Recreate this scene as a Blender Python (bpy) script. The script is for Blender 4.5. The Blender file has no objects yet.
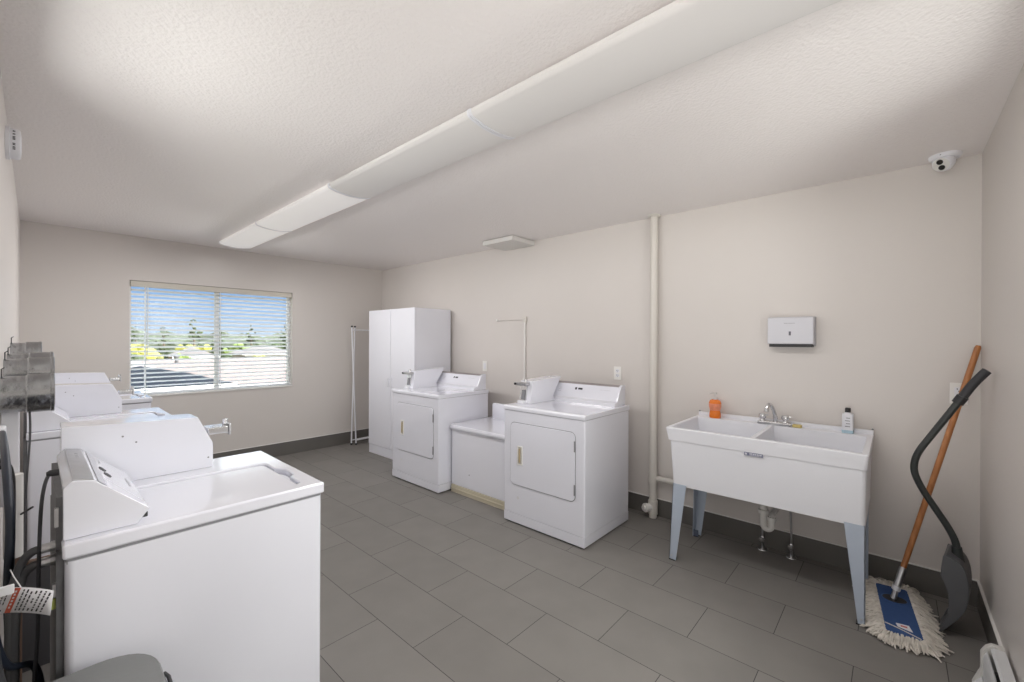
import bpy, bmesh, math, random
from mathutils import Vector, Matrix
random.seed(7)
PI = math.pi
C = bpy.context.scene.collection
sc = bpy.context.scene

# ------------------------------------------------------------------ materials
def new_mat(name):
    m = bpy.data.materials.new(name); m.use_nodes = True
    return m, m.node_tree.nodes, m.node_tree.links, m.node_tree.nodes['Principled BSDF']

def pbr(name, col, rough=0.5, metal=0.0, spec=0.5, noise=0.0, nscale=20, bump=0.0, bscale=200, coat=0.0, emit=None, trans=0.0):
    m, N, L, b = new_mat(name)
    b.inputs['Base Color'].default_value = (*col, 1)
    b.inputs['Roughness'].default_value = rough
    b.inputs['Metallic'].default_value = metal
    b.inputs['Specular IOR Level'].default_value = spec
    b.inputs['Coat Weight'].default_value = coat
    b.inputs['Coat Roughness'].default_value = 0.08
    tc = N.new('ShaderNodeTexCoord')
    if noise > 0:
        n = N.new('ShaderNodeTexNoise'); n.inputs['Scale'].default_value = nscale; n.inputs['Detail'].default_value = 4
        L.new(tc.outputs['Object'], n.inputs['Vector'])
        mx = N.new('ShaderNodeMix'); mx.data_type = 'RGBA'
        mx.inputs['A'].default_value = (*[c*(1-noise) for c in col], 1)
        mx.inputs['B'].default_value = (*[min(1, c*(1+noise)) for c in col], 1)
        L.new(n.outputs['Fac'], mx.inputs['Factor']); L.new(mx.outputs['Result'], b.inputs['Base Color'])
    if bump > 0:
        n2 = N.new('ShaderNodeTexNoise'); n2.inputs['Scale'].default_value = bscale; n2.inputs['Detail'].default_value = 3
        L.new(tc.outputs['Object'], n2.inputs['Vector'])
        bp = N.new('ShaderNodeBump'); bp.inputs['Strength'].default_value = bump; bp.inputs['Distance'].default_value = 0.004
        L.new(n2.outputs['Fac'], bp.inputs['Height']); L.new(bp.outputs['Normal'], b.inputs['Normal'])
    if emit:
        b.inputs['Emission Color'].default_value = (*emit[0], 1); b.inputs['Emission Strength'].default_value = emit[1]
    if trans:
        b.inputs['Transmission Weight'].default_value = trans
    return m

WALL = pbr('wall_paint', (.65, .613, .582), .40, spec=.5, noise=.02, nscale=2, bump=.12, bscale=160)
CEIL = pbr('ceiling_paint', (.86, .825, .81), .42, spec=.5, bump=1.0, bscale=70)
WHITE = pbr('white_enamel', (.755, .762, .825), .14, coat=.8, noise=.01, nscale=6)
WHITEM = pbr('white_satin_paint', (.77, .775, .83), .38, noise=.01, nscale=5)
WHITEP = pbr('white_plastic', (.79, .797, .835), .35)
IVORY = pbr('ivory_plastic', (.82, .81, .78), .35)
TRIMW = pbr('white_trim', (.80, .785, .76), .4)
GREYSEAM = pbr('seam_grey', (.22, .22, .235), .6)
CHROME = pbr('chrome', (.72, .72, .73), .2, metal=1, noise=.1, nscale=30)
STEEL = pbr('brushed_steel', (.55, .55, .56), .32, metal=1, noise=.15, nscale=40)
DARKST = pbr('dark_sheet_steel', (.15, .15, .155), .45, metal=.6, noise=.4, nscale=25)
GALV = pbr('galvanised', (.42, .43, .44), .2, metal=1, noise=.35, nscale=14, bump=1.0, bscale=16)
BLACK = pbr('black_plastic', (.018, .018, .02), .4)
RUBBER = pbr('black_rubber', (.03, .03, .034), .55)
NAVYH = pbr('navy_hose', (.016, .021, .034), .45)
GREYH = pbr('grey_hose', (.07, .07, .074), .45)
TAN = pbr('tan_plastic', (.45, .36, .22), .5)
CREAM = pbr('cream_base', (.55, .50, .38), .5, noise=.06, nscale=12)
BLUEGREY = pbr('bluegrey_steel', (.44, .50, .59), .4, noise=.04, nscale=8)
DKBLUE = pbr('dark_steel', (.10, .12, .17), .4)
LOGOB = pbr('logo_blue', (.16, .17, .25), .5)
LOGOW = pbr('logo_light', (.6, .6, .66), .5)
PVC = pbr('pvc', (.70, .69, .66), .4, noise=.03, nscale=10)
PAINTPIPE = pbr('painted_pipe', (.66, .63, .58), .42, bump=.1, bscale=60)
BRASSY = pbr('valve_metal', (.62, .60, .56), .25, metal=1)
WOOD = None
MOPW = pbr('mop_yarn', (.64, .60, .54), .9, noise=.35, nscale=45)
MOPB = pbr('mop_blue', (.035, .085, .235), .85, noise=.12, nscale=40, bump=.3, bscale=400)
SHOVH = pbr('shovel_handle', (.028, .033, .032), .38)
SHOVB = pbr('shovel_blade', (.085, .088, .095), .42, noise=.08, nscale=10)
RED = pbr('red_print', (.55, .10, .05), .6)
INK = pbr('ink', (.03, .03, .035), .6)
PAPER = pbr('paper', (.78, .78, .80), .6)
BOARDG = pbr('dark_board', (.085, .085, .09), .6)
BROWN = pbr('brown_wood', (.12, .07, .045), .6, noise=.2, nscale=20)
BINGREY = pbr('grey_bin', (.185, .19, .19), .42, noise=.03, nscale=6, bump=.1, bscale=90)
HEATW = pbr('heater_enamel', (.66, .67, .68), .35)
HEATB = pbr('heater_cap', (.62, .61, .58), .4)
DKGAP = pbr('dark_gap', (.03, .03, .032), .7)
def blind_mat():
    m = bpy.data.materials.new('blind_white'); m.use_nodes = True
    N = m.node_tree.nodes; L = m.node_tree.links; b = N['Principled BSDF']; o = N['Material Output']
    b.inputs['Base Color'].default_value = (.88, .88, .87, 1); b.inputs['Roughness'].default_value = .45
    t = N.new('ShaderNodeBsdfTranslucent'); t.inputs['Color'].default_value = (.86, .88, .90, 1)
    mx = N.new('ShaderNodeMixShader'); mx.inputs[0].default_value = .6
    L.new(b.outputs[0], mx.inputs[1]); L.new(t.outputs[0], mx.inputs[2]); L.new(mx.outputs[0], o.inputs[0])
    return m
BLINDW = blind_mat()
VINYL = pbr('vinyl_frame', (.80, .79, .77), .35)
SOAP = pbr('orange_soap', (.80, .20, .02), .18, noise=.1, nscale=25)
SOAPL = pbr('soap_label', (.72, .25, .14), .45, noise=.3, nscale=60)
CLEAR = pbr('clear_pump', (.6, .58, .56), .3)
LBLUE = pbr('pale_blue_liquid', (.45, .62, .72), .25)
SPONGE = pbr('sponge', (.62, .50, .20), .9, noise=.2, nscale=80, bump=.5, bscale=200)
LENS = pbr('lens_dark', (.02, .018, .016), .1)
LAMP = pbr('lamp_diffuser', (.70, .685, .67), .45, emit=((1.0, .97, .95), 0.30))
LAMPD = pbr('lamp_diffuser_dim', (.70, .685, .67), .45, emit=((1.0, .97, .95), 0.06))
DISP = pbr('dispenser_plastic', (.62, .62, .66), .35)

def wood_mat():
    m, N, L, b = new_mat('orange_wood')
    tc = N.new('ShaderNodeTexCoord'); mp = N.new('ShaderNodeMapping'); mp.inputs['Scale'].default_value = (60, 60, 5)
    n = N.new('ShaderNodeTexNoise'); n.inputs['Scale'].default_value = 1.0; n.inputs['Detail'].default_value = 5
    L.new(tc.outputs['Object'], mp.inputs['Vector']); L.new(mp.outputs['Vector'], n.inputs['Vector'])
    r = N.new('ShaderNodeValToRGB')
    r.color_ramp.elements[0].color = (.33, .12, .035, 1); r.color_ramp.elements[1].color = (.52, .22, .075, 1)
    r.color_ramp.elements[0].position = .3; r.color_ramp.elements[1].position = .75
    L.new(n.outputs['Fac'], r.inputs['Fac']); L.new(r.outputs['Color'], b.inputs['Base Color'])
    b.inputs['Roughness'].default_value = .4
    return m
WOOD = wood_mat()

def floor_mat():
    m, N, L, b = new_mat('floor_tiles')
    tc = N.new('ShaderNodeTexCoord')
    sx = N.new('ShaderNodeSeparateXYZ'); L.new(tc.outputs['Object'], sx.inputs['Vector'])
    def math_(op, a, bb=None, clamp=False):
        n = N.new('ShaderNodeMath'); n.operation = op; n.use_clamp = clamp
        for i, v in enumerate((a, bb)):
            if v is None: continue
            if isinstance(v, (int, float)): n.inputs[i].default_value = v
            else: L.new(v, n.inputs[i])
        return n.outputs[0]
    # rows run along Y, row pitch .3065 in X, tiles .6075 long, half bond
    row = math_('DIVIDE', math_('SUBTRACT', sx.outputs['X'], GX0), GPX)
    ri = math_('FLOOR', row); rf = math_('SUBTRACT', row, ri)
    par = math_('MULTIPLY', math_('FLOORED_MODULO', ri, 2.0), .5)
    col = math_('ADD', math_('DIVIDE', math_('SUBTRACT', sx.outputs['Y'], GY0), GPY), par)
    ci = math_('FLOOR', col); cf = math_('SUBTRACT', col, ci)
    dx = math_('MULTIPLY', math_('MINIMUM', rf, math_('SUBTRACT', 1.0, rf)), GPX)
    dy = math_('MULTIPLY', math_('MINIMUM', cf, math_('SUBTRACT', 1.0, cf)), GPY)
    d = math_('MINIMUM', dx, dy)
    g = math_('LESS_THAN', d, .0016)
    wn = N.new('ShaderNodeTexWhiteNoise'); wn.noise_dimensions = '2D'
    cv = N.new('ShaderNodeCombineXYZ'); L.new(ri, cv.inputs[0]); L.new(ci, cv.inputs[1]); L.new(cv.outputs[0], wn.inputs['Vector'])
    nz = N.new('ShaderNodeTexNoise'); nz.inputs['Scale'].default_value = 5; nz.inputs['Detail'].default_value = 5
    L.new(tc.outputs['Object'], nz.inputs['Vector'])
    v = math_('ADD', math_('MULTIPLY', wn.outputs['Value'], .10), math_('MULTIPLY', nz.outputs['Fac'], .22))
    v = math_('ADD', v, .84)
    base = N.new('ShaderNodeMix'); base.data_type = 'RGBA'; base.blend_type = 'MULTIPLY'; base.inputs['Factor'].default_value = 1
    base.inputs['A'].default_value = (.200, .189, .176, 1)
    cmb = N.new('ShaderNodeCombineColor'); [L.new(v, cmb.inputs[i]) for i in range(3)]
    L.new(cmb.outputs[0], base.inputs['B'])
    mx = N.new('ShaderNodeMix'); mx.data_type = 'RGBA'
    L.new(g, mx.inputs['Factor']); L.new(base.outputs['Result'], mx.inputs['A'])
    mx.inputs['B'].default_value = (.045, .042, .040, 1)
    L.new(mx.outputs['Result'], b.inputs['Base Color'])
    b.inputs['Roughness'].default_value = .6; b.inputs['Specular IOR Level'].default_value = .3
    return m
GX0, GPX, GY0, GPY = 1.165, .3075, .435, .6075
FLOOR = floor_mat()
BASEM = pbr('base_tile', (.130, .123, .113), .45, noise=.06, nscale=5)

def glass_mat():
    m = bpy.data.materials.new('window_glass'); m.use_nodes = True
    N = m.node_tree.nodes; L = m.node_tree.links; N.clear()
    o = N.new('ShaderNodeOutputMaterial'); t = N.new('ShaderNodeBsdfTransparent'); g = N.new('ShaderNodeBsdfGlossy')
    t.inputs['Color'].default_value = (.97, .985, .98, 1)
    g.inputs['Roughness'].default_value = .02
    f = N.new('ShaderNodeFresnel'); f.inputs['IOR'].default_value = 1.12
    mx = N.new('ShaderNodeMixShader')
    L.new(f.outputs[0], mx.inputs[0]); L.new(t.outputs[0], mx.inputs[1]); L.new(g.outputs[0], mx.inputs[2])
    L.new(mx.outputs[0], o.inputs[0])
    return m
GLASS = glass_mat()

# ------------------------------------------------------------------ mesh helpers
class MB:
    def __init__(s): s.bm = bmesh.new()
    def _bev(s, faces_before, bev, seg):
        pass
    def box(s, x0, x1, y0, y1, z0, z1, bev=0, seg=2):
        b = bmesh.new()
        bmesh.ops.create_cube(b, size=1)
        for v in b.verts:
            v.co = Vector((x0+(v.co.x+.5)*(x1-x0), y0+(v.co.y+.5)*(y1-y0), z0+(v.co.z+.5)*(z1-z0)))
        if bev:
            bmesh.ops.bevel(b, geom=b.edges[:], offset=bev, segments=seg, profile=.5, affect='EDGES')
        s._merge(b); return s
    def _merge(s, b, M=None):
        mp = {}
        for v in b.verts: mp[v] = s.bm.verts.new((M @ v.co) if M else v.co)
        for f in b.faces:
            try: s.bm.faces.new([mp[v] for v in f.verts])
            except ValueError: pass
        b.free()
    def prism(s, pts, axis, a0, a1, bev=0, seg=2):
        """pts: 2-D outline in the two other axes (order x,y,z without axis)"""
        b = bmesh.new()
        def P(p, a):
            q = list(p); q.insert(axis, a); return Vector(q)
        lo = [b.verts.new(P(p, a0)) for p in pts]; hi = [b.verts.new(P(p, a1)) for p in pts]
        n = len(pts)
        for i in range(n): b.faces.new((lo[i], lo[(i+1) % n], hi[(i+1) % n], hi[i]))
        b.faces.new(lo[::-1]); b.faces.new(hi)
        bmesh.ops.recalc_face_normals(b, faces=b.faces[:])
        if bev: bmesh.ops.bevel(b, geom=b.edges[:], offset=bev, segments=seg, profile=.5, affect='EDGES')
        s._merge(b); return s
    def ring(s, outer, inner, axis, a0, a1):
        b = bmesh.new(); n = len(outer)
        def P(p, a):
            q = list(p); q.insert(axis, a); return Vector(q)
        V = [[b.verts.new(P(p, a)) for p in o] for o in (outer, inner) for a in (a0, a1)]
        oa, ob, ia, ib = V
        for i in range(n):
            j = (i+1) % n
            b.faces.new((oa[i], oa[j], ob[j], ob[i])); b.faces.new((ib[i], ib[j], ia[j], ia[i]))
            b.faces.new((ob[i], ob[j], ib[j], ib[i])); b.faces.new((ia[i], ia[j], oa[j], oa[i]))
        bmesh.ops.recalc_face_normals(b, faces=b.faces[:])
        s._merge(b); return s
    def tube(s, pts, r, n=10, cap=True, smooth=True):
        pts = [Vector(p) for p in pts]
        rs = r if isinstance(r, (list, tuple)) else [r]*len(pts)
        rings = []; up = None
        for i, p in enumerate(pts):
            t = (pts[min(i+1, len(pts)-1)] - pts[max(i-1, 0)]).normalized()
            if up is None:
                a = Vector((0, 0, 1)) if abs(t.z) < .9 else Vector((1, 0, 0))
                up = t.cross(a).normalized()
            up = (up - t*up.dot(t)).normalized(); w = t.cross(up)
            rings.append([s.bm.verts.new(p + (up*math.cos(2*PI*k/n) + w*math.sin(2*PI*k/n))*rs[i]) for k in range(n)])
        for A, B in zip(rings, rings[1:]):
            for k in range(n): s.bm.faces.new((A[k], A[(k+1) % n], B[(k+1) % n], B[k]))
        if cap:
            s.bm.faces.new(rings[0][::-1]); s.bm.faces.new(rings[-1])
        return s
    def lathe(s, prof, org=(0, 0, 0), axis=(0, 0, 1), n=24, sx=1, sy=1):
        """prof: list of (radius, height)"""
        ax = Vector(axis).normalized(); M = ax.to_track_quat('Z', 'Y').to_matrix().to_4x4(); M.translation = Vector(org)
        rings = []
        for (r, h) in prof:
            if r < 1e-6: rings.append([s.bm.verts.new(M @ Vector((0, 0, h)))])
            else: rings.append([s.bm.verts.new(M @ Vector((r*sx*math.cos(2*PI*k/n), r*sy*math.sin(2*PI*k/n), h))) for k in range(n)])
        for A, B in zip(rings, rings[1:]):
            if len(A) == 1 and len(B) == 1: continue
            for k in range(n):
                j = (k+1) % n
                if len(A) == 1: s.bm.faces.new((A[0], B[j], B[k]))
                elif len(B) == 1: s.bm.faces.new((A[k], A[j], B[0]))
                else: s.bm.faces.new((A[k], A[j], B[j], B[k]))
        if len(rings[0]) > 1: s.bm.faces.new(rings[0][::-1])
        if len(rings[-1]) > 1: s.bm.faces.new(rings[-1])
        return s
    def loft(s, loops, closed=True, cap0=False, cap1=False):
        R = [[s.bm.verts.new(Vector(p)) for p in l] for l in loops]
        for A, B in zip(R, R[1:]):
            n = len(A)
            for k in range(n if closed else n-1):
                j = (k+1) % n
                s.bm.faces.new((A[k], A[j], B[j], B[k]))
        if cap0: s.bm.faces.new(R[0][::-1])
        if cap1: s.bm.faces.new(R[-1])
        return s
    def face(s, pts):
        s.bm.faces.new([s.bm.verts.new(Vector(p)) for p in pts]); return s
    def xform(s, M):
        for v in s.bm.verts: v.co = M @ v.co
        return s
    def build(s, name, mat, parent=None, label=None, recalc=True, sharp=38, kind=None, wn=True):
        if recalc: bmesh.ops.recalc_face_normals(s.bm, faces=s.bm.faces[:])
        me = bpy.data.meshes.new(name); s.bm.to_mesh(me); s.bm.free()
        for p in me.polygons: p.use_smooth = True
        me.set_sharp_from_angle(angle=math.radians(sharp))
        me.materials.append(mat)
        o = bpy.data.objects.new(name, me); C.objects.link(o)
        if wn and 6 < len(me.polygons) < 4000:
            w_ = o.modifiers.new('wn', 'WEIGHTED_NORMAL'); w_.keep_sharp = True
        if parent is not None: o.parent = parent
        if label: o['label'] = label
        if kind: o['kind'] = kind
        return o

def rrect(x0, x1, y0, y1, r, n=5):
    pts = []
    for cx, cy, a in ((x1-r, y1-r, 0), (x0+r, y1-r, 90), (x0+r, y0+r, 180), (x1-r, y0+r, 270)):
        for i in range(n+1):
            t = math.radians(a + 90*i/n); pts.append((cx+r*math.cos(t), cy+r*math.sin(t)))
    return pts

def thing(name, label, cat, loc=(0, 0, 0), rotz=0, group=None):
    o = bpy.data.objects.new(name, None); C.objects.link(o)
    o.empty_display_size = .1
    o.location = loc; o.rotation_euler = (0, 0, rotz)
    o['label'] = label; o['category'] = cat
    if group: o['group'] = group
    return o
def tag(o, label, cat, group=None):
    o['label'] = label; o['category'] = cat
    if group: o['group'] = group
    return o
def struct(name, mb, mat, parent=None, label=None):
    o = mb.build(name, mat, parent, label)
    if parent is None: o['kind'] = 'structure'
    return o
def bez(p0, p1, p2, p3, n=12):
    p0, p1, p2, p3 = map(Vector, (p0, p1, p2, p3)); out = []
    for i in range(n+1):
        t = i/n; out.append(p0*(1-t)**3 + p1*3*t*(1-t)**2 + p2*3*t*t*(1-t) + p3*t**3)
    return out
def spline(pts, k=6):
    P = [Vector(p) for p in pts]; out = []
    for i in range(len(P)-1):
        a = P[max(i-1, 0)]; b = P[i]; c = P[i+1]; d = P[min(i+2, len(P)-1)]
        for j in range(k):
            t = j/k
            out.append(.5*((2*b) + (c-a)*t + (2*a-5*b+4*c-d)*t*t + (3*b-a-3*c+d)*t**3))
    out.append(P[-1]); return out

# ------------------------------------------------------------------ room
XL, XR, YF, YB, H = -.09, 3.383, -.341, 5.582, 2.431
WX0, WX1, WZ0, WZ1 = .614, 2.133, .838, 1.995      # window_1 opening in wall_back
T = .14
struct('floor', MB().box(XL-T, XR+T, YF-T, YB+T, -.1, 0), FLOOR)
struct('ceiling', MB().box(XL-T, XR+T, YF-T, YB+T, H, H+.12), CEIL)
struct('wall_right', MB().box(XR, XR+T, YF-T, YB+T, 0, H), WALL)
wb = MB()
wb.box(XL, WX0, YB, YB+T, 0, H).box(WX1, XR, YB, YB+T, 0, H).box(WX0, WX1, YB, YB+T, 0, WZ0).box(WX0, WX1, YB, YB+T, WZ1, H)
struct('wall_back', wb, WALL)
# front wall (behind the camera's right hand) with an added window, left wall with a doorway and window added for daylight
FX0, FX1, FZ0, FZ1 = 1.35, 2.28, .80, 2.30
wf = MB()
wf.box(XL, FX0, YF-T, YF, 0, H).box(FX1, XR, YF-T, YF, 0, H).box(FX0, FX1, YF-T, YF, 0, FZ0).box(FX0, FX1, YF-T, YF, FZ1, H)
struct('wall_front', wf, WALL)
DY0, DY1, DZ1 = -.26, .70, 2.08
LY0, LY1, LZ0, LZ1 = 1.25, 2.42, 1.24, 2.26          # added_window_3 in the left wall, unseen, added to brighten the ceiling and right wall
wl = MB()
wl.box(XL-T, XL, YF-T, DY0, 0, H).box(XL-T, XL, DY1, LY0, 0, H).box(XL-T, XL, DY0, DY1, DZ1, H)
wl.box(XL-T, XL, LY0, LY1, 0, LZ0).box(XL-T, XL, LY0, LY1, LZ1, H).box(XL-T, XL, LY1, YB+T, 0, H)
struct('wall_left', wl, WALL)

def baseboard(name, pts):
    # pts: two inner-face endpoints + outward normal
    (x0, y0), (x1, y1), (nx, ny), hgt = pts
    m = MB()
    th = .009
    m.box(min(x0, x1, x0-nx*0+nx*th), max(x0, x1, x0+nx*th), min(y0, y1, y0+ny*th), max(y0, y1, y0+ny*th), 0, hgt)
    b = m.build(name, BASEM); b['kind'] = 'structure'
    m = MB(); th2 = .011
    m.box(min(x0, x1, x0+nx*th2), max(x0, x1, x0+nx*th2), min(y0, y1, y0+ny*th2), max(y0, y1, y0+ny*th2), hgt, hgt+.006)
    t = m.build('cap_strip', TRIMW, b)
baseboard('baseboard_back', ((XL, YB), (XR, YB), (0, -1), .158))
baseboard('baseboard_right', ((XR, YF), (XR, YB-.012), (-1, 0), .138))
baseboard('baseboard_front', ((XL+.01, YF), (XR-.012, YF), (0, 1), .138))
baseboard('baseboard_left', ((XL, DY1+.06), (XL, YB-.012), (1, 0), .138))

# window_1 : recessed vinyl slider
w1 = MB()
fy0, fy1 = YB+.075, YB+.125
w1.box(WX0, WX0+.02, fy0, fy1, WZ0, WZ1).box(WX1-.02, WX1, fy0, fy1, WZ0, WZ1)
w1.box(WX0+.02, WX1-.02, fy0, fy1, WZ0, WZ0+.03).box(WX0+.02, WX1-.02, fy0, fy1, WZ1-.045, WZ1)
win = w1.build('window_1', VINYL); win['kind'] = 'structure'
mxm = 1.357
MB().box(mxm-.016, mxm+.016, fy0-.004, fy1+.002, WZ0+.03, WZ1-.045).build('mullion', VINYL, win)
MB().box(WX0+.02, mxm-.016, fy0+.025, fy0+.030, WZ0+.03, WZ1-.045).build('pane', GLASS, win)
MB().box(mxm+.016, WX1-.02, fy0+.035, fy0+.040, WZ0+.03, WZ1-.045).build('pane', GLASS, win)
MB().box(WX0-.0, WX1, YB-.012, fy0, WZ0-.001, WZ0+.018, .004).build('window_sill', TRIMW, win)

# added_window_2 : unseen, added in the wall beside the camera to let light in
w2 = MB()
w2.box(FX0, FX0+.05, YF-.11, YF-.06, FZ0, FZ1).box(FX1-.05, FX1, YF-.11, YF-.06, FZ0, FZ1)
w2.box(FX0+.05, FX1-.05, YF-.11, YF-.06, FZ0, FZ0+.05).box(FX0+.05, FX1-.05, YF-.11, YF-.06, FZ1-.05, FZ1)
win2 = w2.build('added_window_2', VINYL); win2['kind'] = 'structure'
MB().box(FX0+.05, FX1-.05, YF-.088, YF-.083, FZ0+.05, FZ1-.05).build('pane', GLASS, win2)
w3 = MB()
w3.box(XL-.11, XL-.06, LY0, LY0+.045, LZ0, LZ1).box(XL-.11, XL-.06, LY1-.045, LY1, LZ0, LZ1)
w3.box(XL-.11, XL-.06, LY0+.045, LY1-.045, LZ0, LZ0+.045).box(XL-.11, XL-.06, LY0+.045, LY1-.045, LZ1-.045, LZ1)
win3 = w3.build('added_window_3', VINYL); win3['kind'] = 'structure'
MB().box(XL-.088, XL-.083, LY0+.045, LY1-.045, LZ0+.045, LZ1-.045).build('pane', GLASS, win3)
# added_door_1 : casing of an unseen open doorway, added to let daylight in
d1 = MB()
d1.box(XL-T-.01, XL+.012, DY0-.055, DY0, 0, DZ1+.055).box(XL-T-.01, XL+.012, DY1, DY1+.055, 0, DZ1+.055).box(XL-T-.01, XL+.012, DY0, DY1, DZ1, DZ1+.055)
dd = d1.build('added_door_1', TRIMW); dd['kind'] = 'structure'

# ------------------------------------------------------------------ blind in window_1
bl = thing('window_blind', 'white horizontal slat blind, slats open, hanging in the window', 'blind', ((WX0+WX1)/2, YB+.035, WZ0+.03))
cx = (WX0+WX1)/2; cy = YB+.035; cz = WZ0+.03
hw = (WX1-WX0)/2-.008
MB().box(-hw, hw, -.03, .03, WZ1-.058-cz, WZ1-.003-cz, .004).build('headrail', pbr('headrail_beige', (.62, .59, .52), .5), bl)
s = MB(); zs = []; z = WZ0+.062
while z < WZ1-.075:
    zs.append(z); z += .0437
tilt = math.radians(-19)
for z in zs:
    prof = []
    for i in range(5):
        u = -.025 + .05*i/4; c = .003*(1-(u/.025)**2)
        prof.append((u*math.cos(tilt)-c*math.sin(tilt), u*math.sin(tilt)+c*math.cos(tilt)))
    for i in range(4, -1, -1):
        u = -.025 + .05*i/4; c = .003*(1-(u/.025)**2)-.0026
        prof.append((u*math.cos(tilt)-c*math.sin(tilt), u*math.sin(tilt)+c*math.cos(tilt)))
    s.prism([(a, b+z-cz) for a, b in prof], 0, -hw+.006, hw-.006)
s.build('slats', BLINDW, bl)
MB().box(-hw+.006, hw-.006, -.026, .026, WZ0+.022-cz, WZ0+.040-cz, .004).build('bottom_rail', BLINDW, bl)
for px in (-hw+.115, 0.0, hw-.04):
    m = MB()
    for yy in (-.029, .029):
        m.box(px-.0035, px+.0035, yy-.001, yy+.001, WZ0+.03-cz, WZ1-.05-cz)
    m.build('ladder_cord', BLINDW, bl)
MB().tube([(-hw+.13, -.036, WZ1-.06-cz), (-hw+.13, -.036, WZ0+.42-cz)], .0045, 8).build('tilt_wand', BLINDW, bl)

# ------------------------------------------------------------------ ceiling light row
def light_fixture(y0, y1, label, pw, lm):
    t = thing('ceiling_light', label, 'light', (1.385, (y0+y1)/2, H), 0, 'wraparound lights in one row along the ceiling')
    h = (y1-y0)/2; wd = .145
    MB().box(-wd+.055, wd-.055, -h, h, -.04, -.0005).build('housing', WHITEM, t)
    pts = [(-wd, -.022), (-wd, -.036), (-wd+.008, -.046)]
    for i in range(9):
        u = -1+2*i/8; pts.append((u*(wd-.02), -.050-.014*(1-u*u)))
    pts += [(wd-.008, -.046), (wd, -.036), (wd, -.022)]
    MB().prism(pts, 1, -h+.006, h-.006).build('diffuser', lm, t)
    pe = [(x*1.015, z*1.05+(.002 if z > -.03 else 0)) for x, z in pts]
    for sgn in (-1, 1):
        a = sgn*h; b = sgn*(h-.012)
        MB().prism(pe, 1, min(a, b), max(a, b)).build('end_cap', WHITEP, t)
    def fill_area(nm, sx, x, z, ry, en, spread=180):  # area lights added outside the diffuser, stronger than it glows, to fill the room
        l = bpy.data.lights.new(nm, 'AREA'); l.shape = 'RECTANGLE'; l.size = sx; l.size_y = 2*h-.06; l.energy = en; l.color = LAMP_C; l.spread = math.radians(spread)
        lo = bpy.data.objects.new(nm, l); C.objects.link(lo); lo.parent = t; lo.location = (x, 0, z); lo.rotation_euler = (0, ry, 0)
    fill_area('fixture_fill', wd*1.7, 0, -.072, 0, LAMP_DOWN*pw)
    fill_area('fixture_fill', .05, wd+.008, -.052, -math.radians(46), LAMP_SIDE*pw, 126)
    fill_area('fixture_fill', .05, -wd-.008, -.052, math.radians(46), LAMP_SIDE*pw, 126)
    return t
LAMP_DOWN, LAMP_SIDE, LAMP_C = 3.4, 3.6, (1.0, .985, .985)
yj = [5.10, 4.02, 2.68, 1.365, .06]
names = ['white wraparound ceiling light at the window end of the row', 'white wraparound ceiling light, second one from the window wall',
         'white wraparound ceiling light, third one from the window wall, near the ceiling exhaust cover', 'white wraparound ceiling light nearest the camera, cut by the top of the picture']
for k in range(4): light_fixture(yj[k+1]+.001, yj[k]-.001, names[k], (1.6, 1.05, .68, .9)[k], (LAMP, LAMP, LAMPD, LAMPD)[k])

# exhaust cover on ceiling
t = thing('exhaust_fan_cover', 'flat square white exhaust fan cover on the ceiling against the right wall', 'vent', (3.208, 2.93, H))
MB().box(-.14, .14, -.16, .16, -.02, -.0005).build('fan_box', WHITEM, t)
MB().box(-.168, .168, -.205, .205, -.050, -.006, .003).build('cover', pbr('cover_white', (.70, .685, .66), .5), t)

# security camera
t = thing('security_camera', 'white turret security camera with two dark lenses on the ceiling near the corner', 'camera', (3.285, -.195, H))
MB().lathe([(.066, 0), (.066, -.008), (.060, -.020), (.048, -.024)]).build('mounting_base', WHITEP, t)
hd = Vector((-.74, .36, -.50)).normalized()
ball = MB().lathe([(0, -.046), (.020, -.042), (.036, -.030), (.045, -.010), (.047, .008), (.041, .026), (.036, .033), (.034, .034), (0, .034)], (-.006, .004, -.038), hd, 28)
ball.build('eyeball', WHITEP, t)
MB().lathe([(.0345, .0), (.0345, .0025), (0, .0025)], Vector((-.006, .004, -.038))+hd*.0335, hd, 28).build('face_plate', pbr('cam_face', (.7, .69, .66), .3), t)
sd = hd.cross(Vector((0, 0, 1))).normalized(); upv = sd.cross(hd).normalized()
for k in (-1, 1):
    MB().lathe([(.0135, 0), (.0135, .004), (.009, .005), (0, .005)], Vector((-.006, .004, -.038))+hd*.0355+upv*.0155*k+sd*.001*k, hd, 18).build('lens', LENS, t)
MB().lathe([(.004, 0), (.004, -.004), (0, -.004)], (-.058, .02, -.008)).build('screw_hole', BLACK, t)

# smoke alarm on the left wall
t = thing('smoke_alarm', 'round white alarm with dark lettering high on the left wall', 'alarm', (XL, 2.93, 2.285))
MB().lathe([(.072, 0), (.072, .012), (.068, .014)], (.0005, 0, 0), (1, 0, 0), 32).build('base_plate', WHITEP, t)
MB().lathe([(.066, .012), (.066, .036), (.060, .045), (.03, .047), (0, .047)], (0, 0, 0), (1, 0, 0), 32).build('cover', WHITEP, t)
m = MB()
for k, (a, ln) in enumerate(((-128, 14), (-112, 10), (-92, 16), (-72, 8), (-58, 12))):
    for q in range(3):
        th = math.radians(a + 2 + q*ln/3.2); th2 = math.radians(a + 2 + (q+.65)*ln/3.2)
        R = .0667
        m.face([(.022, R*math.sin(th), R*math.cos(th)), (.022, R*math.sin(th2), R*math.cos(th2)), (.030, R*math.sin(th2), R*math.cos(th2)), (.030, R*math.sin(th), R*math.cos(th))])
m.build('lettering', INK, t, 'dark printed lettering')

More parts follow.
